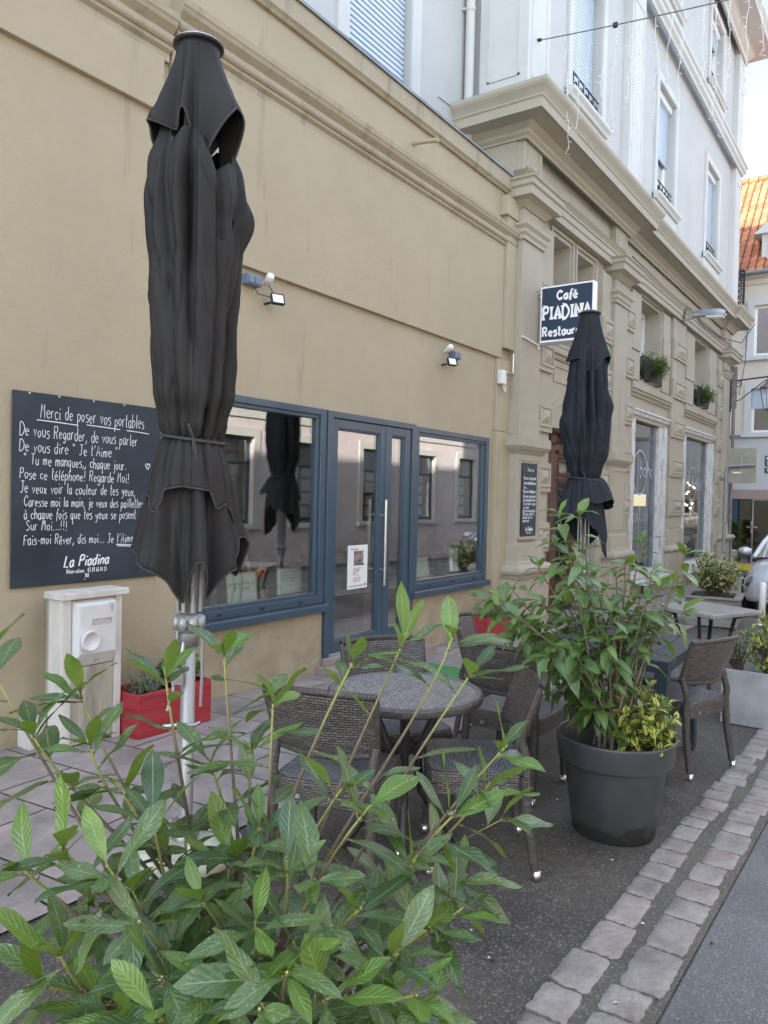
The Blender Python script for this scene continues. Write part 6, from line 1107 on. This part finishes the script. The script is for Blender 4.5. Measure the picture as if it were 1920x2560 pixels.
# back of a traffic sign on its post
px_, py_ = 16.0, 2.98; rs_ = thing('road_sign', 'grey road sign seen from the back on a bent steel post', 'road sign', (px_, py_, gz(px_)))
MB().tube([(0, .04, -.02), (0, .04, 2.56), (.0, .02, 2.62), (0, -.03, 2.64), (0, -.46, 2.66)], .032, 'post_steel', 12).build('post', rs_)
pn = MB(); pan = [(-.49 + .03 * 0, 0)]; pl_ = [(x_ + (.06 if 0 else 0), z_) for x_, z_ in ()]
rr = []
for cx, cz, a0 in ((-.03, 2.93, 0), (-.03 - .40, 2.93, 90), (-.43, 2.36, 180), (-.03, 2.36, 270)): rr += [(cx + .05 * math.cos(R_(a0 + q * 22.5)), cz + .05 * math.sin(R_(a0 + q * 22.5))) for q in range(5)]
n_ = len(rr); pn.add([(.050, y, z) for y, z in rr] + [(.062, y, z) for y, z in rr], [tuple(range(n_))[::-1], tuple(range(n_, 2 * n_))] + [(i, (i + 1) % n_, n_ + (i + 1) % n_, n_ + i) for i in range(n_)], 'sign_back'); pn.build('panel', rs_)
bt = MB().box(.033, .05, -.245, -.215, 2.47, 2.84, 'post_steel')
for z in (2.82, 2.49): bt.box(.036, .052, -.40, -.08, z - .008, z + .008, 'post_steel')
bt.build('bracket', rs_); MB().box(.046, .0495, -.21, -.07, 2.50, 2.53, 'paper').build('sticker', rs_)
# street lamp on the frieze, lantern on the far corner
sl_ = thing('street_lamp', 'grey street lamp head projecting from the beige frieze', 'street lamp', (18.05, 0, 0))
MB().tube([(0, 4.36, 5.62), (0, 4.15, 5.67)], .03, 'galvanised', 8).build('arm', sl_); hd = MB(); 
hd.T = Matrix.Translation((0, 3.85, 5.70)) @ Matrix.Rotation(R_(4), 4, 'X')
hd.grid(lambda u, v: ((.13 - .05 * (2 * u - 1) ** 4 - .02 * u) * math.cos(math.pi * v), (u - .5) * .68, (.11 - .06 * (2 * u - 1) ** 4) * math.sin(math.pi * v)), 12, 12, 'galvanised'); hd.box(-.11, .11, -.33, .32, -.05, .002, 'galvanised'); hd.build('head', sl_, bevel=.004); gl = MB(); gl.T = hd.T; gl.box(-.09, .09, -.30, .05, -.085, -.049, 'led_face'); gl.build('lens', sl_)
ln = thing('wall_lantern', 'old style lantern hanging from a scrolled iron arm at the street corner', 'lantern', (23.3, 0, 0))
am = MB().tube([(0, YP, 4.95), (0, 3.0, 5.05)], .022, 'iron', 8).tube([(0, YP, 4.35), (0, 4.1, 4.42), (0, 3.5, 4.9), (0, 3.3, 5.02)], .014, 'iron', 8).box(-.03, .03, YP - .04, YP, 4.1, 5.15, 'iron')
for c_, s_ in ((4.15, .11), (3.35, .1)): am.tube([(0, c_ + s_ * (1 - t * .75) * math.cos(t * 10), 4.86 + s_ * (1 - t * .75) * math.sin(t * 10)) for t in [i / 20 for i in range(21)]], .012, 'iron', 6)
am.build('arm', ln)
lt_ = MB().lathe([(0, .55), (.03, .53), (.05, .46), (.10, .40), (.20, .33), (.22, .30), (.22, .28)], 'copper_pipe', 6, (0, 3.40, 4.42)).lathe([(.10, -.28), (.03, -.34), (0, -.36)], 'copper_pipe', 6, (0, 3.40, 4.42)); 
for k in range(6): a = k * math.pi / 3; lt_.tube([(.21 * math.cos(a), 3.40 + .21 * math.sin(a), 4.70), (.10 * math.cos(a), 3.40 + .10 * math.sin(a), 4.14)], .012, 'copper_pipe', 5)
lt_.tube([(0, 3.40, 5.03), (0, 3.40, 4.95)], .015, 'iron', 6); lt_.build('frame', ln); MB().lathe([(.20, .27), (.095, -.27)], 'clear_glass', 6, (0, 3.40, 4.42), False).build('glass', ln)
# icicle lights hanging from a wire across the street
gl_ = thing('light_garland', 'white icicle light strings hanging from a wire across the street', 'string lights')
wz = lambda y: 7.70 - .13 * (4.33 - y) + .009 * (4.33 - y) ** 2
wp_ = lambda y: Vector((9.72 + .01 * (4.33 - y), y, wz(y)))
MB().tube([wp_(4.33 - 8.5 * i / 40) for i in range(41)], .007, 'cable', 6).tube([(9.70, YP + .01, 7.70), (9.72, 4.31, 7.70)], .022, 'iron', 8).box(9.70, 9.745, 3.28, 3.34, wz(3.31) - .03, wz(3.31) + .02, 'black_plastic').build('wire', gl_)
random.seed(31); y = 3.98; k = 0
while y > .6:
    p = wp_(y); n = [16, 12, 7, 9, 14, 10, 15, 12, 8, 11, 9, 13][k % 12]; s_ = MB(); P = [p]
    for j in range(n): P.append(P[-1] + Vector((rnd(-.018, .018), rnd(-.022, .022), -rnd(.075, .12))))
    s_.tube(P, .0034, 'cord_white', 5)
    for j in range(1, len(P)): d = Vector((rnd(-.6, .6), rnd(-1, 1), rnd(-.5, .6))).normalized() * rnd(.035, .055); s_.tube([P[j], P[j] + d], [.0036, .0060], 'cord_white', 5)
    s_.tube([P[-1], P[-1] + Vector((0, .05, -.05)), P[-1] + Vector((0, -.02, -.08))], .005, 'cord_white', 5); s_.build('light_string', gl_); y -= rnd(.14, .20); k += 1
fc = MB().tube([(14.0, YP - .03, 5.95), (17, YP - .06, 5.86), (18.2, YP - .05, 5.92), (19.5, YP - .08, 5.78), (21.5, YP - .10, 5.84), (23.3, YP - .25, 6.0), (23.8, YP - .5, 6.6)], .014, 'cable', 6).tube([(23.6, YP - .35, 6.4), (23.65, YP - .3, 5.5), (23.5, YP - .2, 4.6)], .012, 'cable', 6); tag(fc.build('facade_cable'), 'dark cable looping along the beige frieze to the far corner', 'cable')

# ---------------------------------------------------------------- the parked car (front corner in view)
car = thing('parked_car', 'silver hatchback parked nose on at the end of the terrace', 'car', (14.42, 1.62, gz(15)), 0)
ST = [(0.00, .50, .30, .58), (.03, .60, .24, .62), (.10, .70, .22, .66), (.25, .795, .21, .725), (.50, .84, .20, .80), (.80, .86, .20, .86), (1.15, .87, .20, .925), (1.40, .875, .20, .945), (2.2, .88, .20, .955), (3.2, .87, .20, .96), (3.8, .83, .22, .95), (4.0, .72, .28, .88)]
def sec(x):
    for (a, *p), (b, *q) in zip(ST, ST[1:]):
        if x <= b: s = (x - a) / (b - a); return [u + (v - u) * s for u, v in zip(p, q)]
    return list(ST[-1][1:])
def bodyp(x, v, off=0):
    """v from 0 (sill, +y side) over the bonnet to 1 (sill, -y side)"""
    w_, zb, zt = sec(x); s = 2 * v - 1; a = abs(s); sg = -1 if s > 0 else 1
    tb = [(0, 0, 1.0), (.40, .80, .985), (.52, .90, .955), (.62, .925, .90), (.70, .88, .72), (.78, .965, .45), (.9, .99, .2), (1, .93, .0)] if 0 else None
    pts_ = [(0.0, 1.0), (.45, .992), (.72, .955), (.86, .88), (.955, .72), (1.0, .45), (.985, .16), (.93, 0.0)]
    t = a * 7; i = min(6, int(t)); f_ = t - i; y = pts_[i][0] + (pts_[i + 1][0] - pts_[i][0]) * f_; z = pts_[i][1] + (pts_[i + 1][1] - pts_[i][1]) * f_
    return Vector((x - off * max(0, 1 - x * 2.2), sg * (w_ * y + off * y), zb + (zt - zb) * z + off * (1 - y)))
XS = [0, .015, .03, .06, .10, .17, .25, .37, .5, .65, .8, 1.0, 1.15, 1.4, 1.8, 2.2, 2.7, 3.2, 3.5, 3.8, 3.9, 4.0]
cbm = MB(); nv = 28; V = [bodyp(x, j / nv) for x in XS for j in range(nv + 1)]; cbm.add(V, [(i * (nv + 1) + j, i * (nv + 1) + j + 1, (i + 1) * (nv + 1) + j + 1, (i + 1) * (nv + 1) + j) for i in range(len(XS) - 1) for j in range(nv)], 'car_silver', True)
cbm.add([bodyp(0, j / nv) for j in range(nv + 1)], [tuple(range(nv + 1))[::-1]], 'car_silver', True); cbm.add([bodyp(4.0, j / nv) for j in range(nv + 1)], [tuple(range(nv + 1))], 'car_silver', True); cbm.build('body', car)
def gh(u, v):                                                # glasshouse: windscreen, sides, tailgate
    pr_ = [(1.12, .94, .80), (1.55, 1.19, .72), (1.98, 1.40, .60), (2.35, 1.455, .57), (2.9, 1.445, .56), (3.4, 1.38, .58), (3.7, 1.18, .68), (3.9, .95, .76)]
    t = u * 7; i = min(6, int(t)); f_ = t - i; x, zt, w_ = [a + (b - a) * f_ for a, b in zip(pr_[i], pr_[i + 1])]; s = 2 * v - 1; a = abs(s); y = min(1, a * 1.5); z = zt - .03 * y * y if a < .667 else zt - .03 - (zt - .03 - .93) * (a - .667) * 3; yy = w_ * y + (0 if a < .667 else (.80 - w_) * (a - .667) * 3)
    return (x, -yy if s > 0 else yy, z)
MB().grid(gh, 28, 24, 'glass_sky').build('windows', car); ig = MB().grid(lambda u, v: tuple(Vector(gh(u, v)) * .97 + Vector((.06, 0, .01))), 14, 12, 'dark_room').build('cabin', car)
rfm = MB().grid(lambda u, v: tuple(Vector(gh(.30 + .45 * u, .17 + .66 * v)) + Vector((0, 0, .012))), 12, 16, 'car_silver').build('roof', car)
for sgn in (1, -1):
    vv = .17 if sgn > 0 else .83
    MB().tube([Vector(gh(q / 10 * .30, vv)) + Vector((0, 0, .008)) for q in range(11)], .032, 'car_silver', 8).build('pillar', car)
    def hl(u, v, o=.012):
        x = .10 + .66 * u; c_ = .215 + .05 * u; hw_ = .115 * (1 - u) ** .8 * (.35 + .65 * min(1, u * 4 + .2)) + .004; q = c_ - hw_ * .2 + (2 * v - 1) * hw_ ; q = q if sgn > 0 else 1 - q; return bodyp(x, q, o)
    MB().grid(hl, 14, 8, 'headlamp').build('headlight', car)
    m_ = MB(); m_.grid(lambda u, v: (1.30 + .10 * (u - .5) - .02 * math.sin(3.14 * u), sgn * (.93 + .13 * u + .02) , 0) if 0 else (1.36 - .10 * math.sin(math.pi * u) ** .6 * math.cos(math.pi * (v - .5)), sgn * (.86 + .24 * u), 1.0 + .02 * u + (.075 * math.sin(math.pi * min(1, u * .85 + .12)) ** .6) * math.sin(math.pi * 2 * (v - .5) * .5)), 10, 10, 'car_silver'); m_.build('mirror', car)
    MB().lathe([(0, .0), (.052, .0), (.055, .02), (.075, .022), (.078, 0), (.07, -.01)], 'steel', 24).lathe([(0, .012), (.05, .014)], 'headlamp', 20).build('fog_light', car, loc=(.055, sgn * .56, .37)).rotation_euler = (0, R_(-90), R_(-12) * sgn)
    for wx in (.78, 3.25):
        wh = MB().lathe([(.20, -.095), (.295, -.095), (.312, -.07), (.312, .07), (.295, .095), (.20, .095), (.2, -.095)], 'tyre', 40).build('wheel', car, loc=(wx, sgn * .785, .308)); wh.rotation_euler = (R_(90), 0, 0)
        MB().lathe([(0, -.03 * sgn), (.05, -.05 * sgn), (.19, -.06 * sgn), (.20, -.09 * sgn)], 'brushed', 20).build('rim', wh)
gp = [(0, .30), (.34, .30), (.47, .36), (.53, .46), (.54, .54), (.50, .565), (.25, .55), (0, .55)]; gp = [(y, z) for y, z in gp] + [(-y, z) for y, z in gp[::-1][1:-1]]
def front(y, z): return -.055 + .30 * (abs(y) / .75) ** 2.6 + .05 * abs(z - .45)
gm = MB(); gv = [(front(y, z) - .004, y, z) for y, z in gp]; gm.add(gv + [(.2, y, z) for y, z in gp], [tuple(range(len(gp)))] + [(i, (i + 1) % len(gp), len(gp) + (i + 1) % len(gp), len(gp) + i) for i in range(len(gp))], 'black_plastic'); gm.build('grille', car)
MB().tube([Vector(q) + Vector((-.006, 0, 0)) for q in gv] + [Vector(gv[0]) + Vector((-.006, 0, 0))], .012, 'steel', 6).build('grille_trim', car)
bm_ = MB()
for z in (.36, .41, .46): bm_.tube([(front(y, z) - .010, y, z) for y in [-.40 + .08 * i for i in range(11)]], .006, 'brushed', 6)
bm_.build('grille_bars', car); MB().tube([(front(y, .25) + .02, y, .245) for y in [-.70 + .1 * i for i in range(15)]], .045, 'car_silver', 8).build('bumper_lip', car)

# small inhabitants of the shop windows
sh_ = thing('floor_lamp', 'lit floor lamp with cream shade in the nearer shop window', 'lamp', (17.35, 5.05, -.42)); MB().lathe([(.20, 1.66), (.26, 1.40)], 'lamp_glow', 28, (0, 0, .45)).build('lamp_shade', sh_); MB().lathe([(0, 0), (.14, 0), (.14, .02), (.015, .03), (.012, 1.95)], 'brass', 16).build('stand', sh_)
cl = thing('chandelier', 'cluster lamp of many round lit bulbs in the farther shop window', 'lamp', (21.5, 5.15, 1.68)); random.seed(2); q_ = MB(); r_ = MB()
for k in range(26): a, r = rnd(0, 6.28), rnd(.1, .5); p = (r * math.cos(a), r * math.sin(a), rnd(-.35, .45)); q_.lathe([(0, -.028), (.022, -.018), (.028, 0), (.022, .018), (0, .028)], 'bulb', 10, p); r_.tube([(p[0] * .2, p[1] * .2, .9), p], .005, 'brass', 5)
r_.tube([(0, 0, 1.7), (0, 0, .5)], .012, 'brass', 6); q_.build('bulbs', cl); r_.build('rods', cl)
ws = thing('shop_chair', 'pale moulded chair standing in the farther shop window', 'chair', (21.6, 5.1, -.3)); MB().grid(lambda u, v: (.5 * (u - .5), .22 * math.cos(v * 2.6) + .1 * (2 * u - 1) ** 2, .48 + .42 * max(0, v - .45) * 1.8 + .06 * (2 * u - 1) ** 2), 10, 14, 'grey_seat').build('seat', ws, solid=.015)
for a in (-.2, .2):
    for b in (-.15, .2): MB().tube([(a, b, 0), (a * .6, b * .6, .48)], .014, 'pale_wood', 6).build('leg', ws)
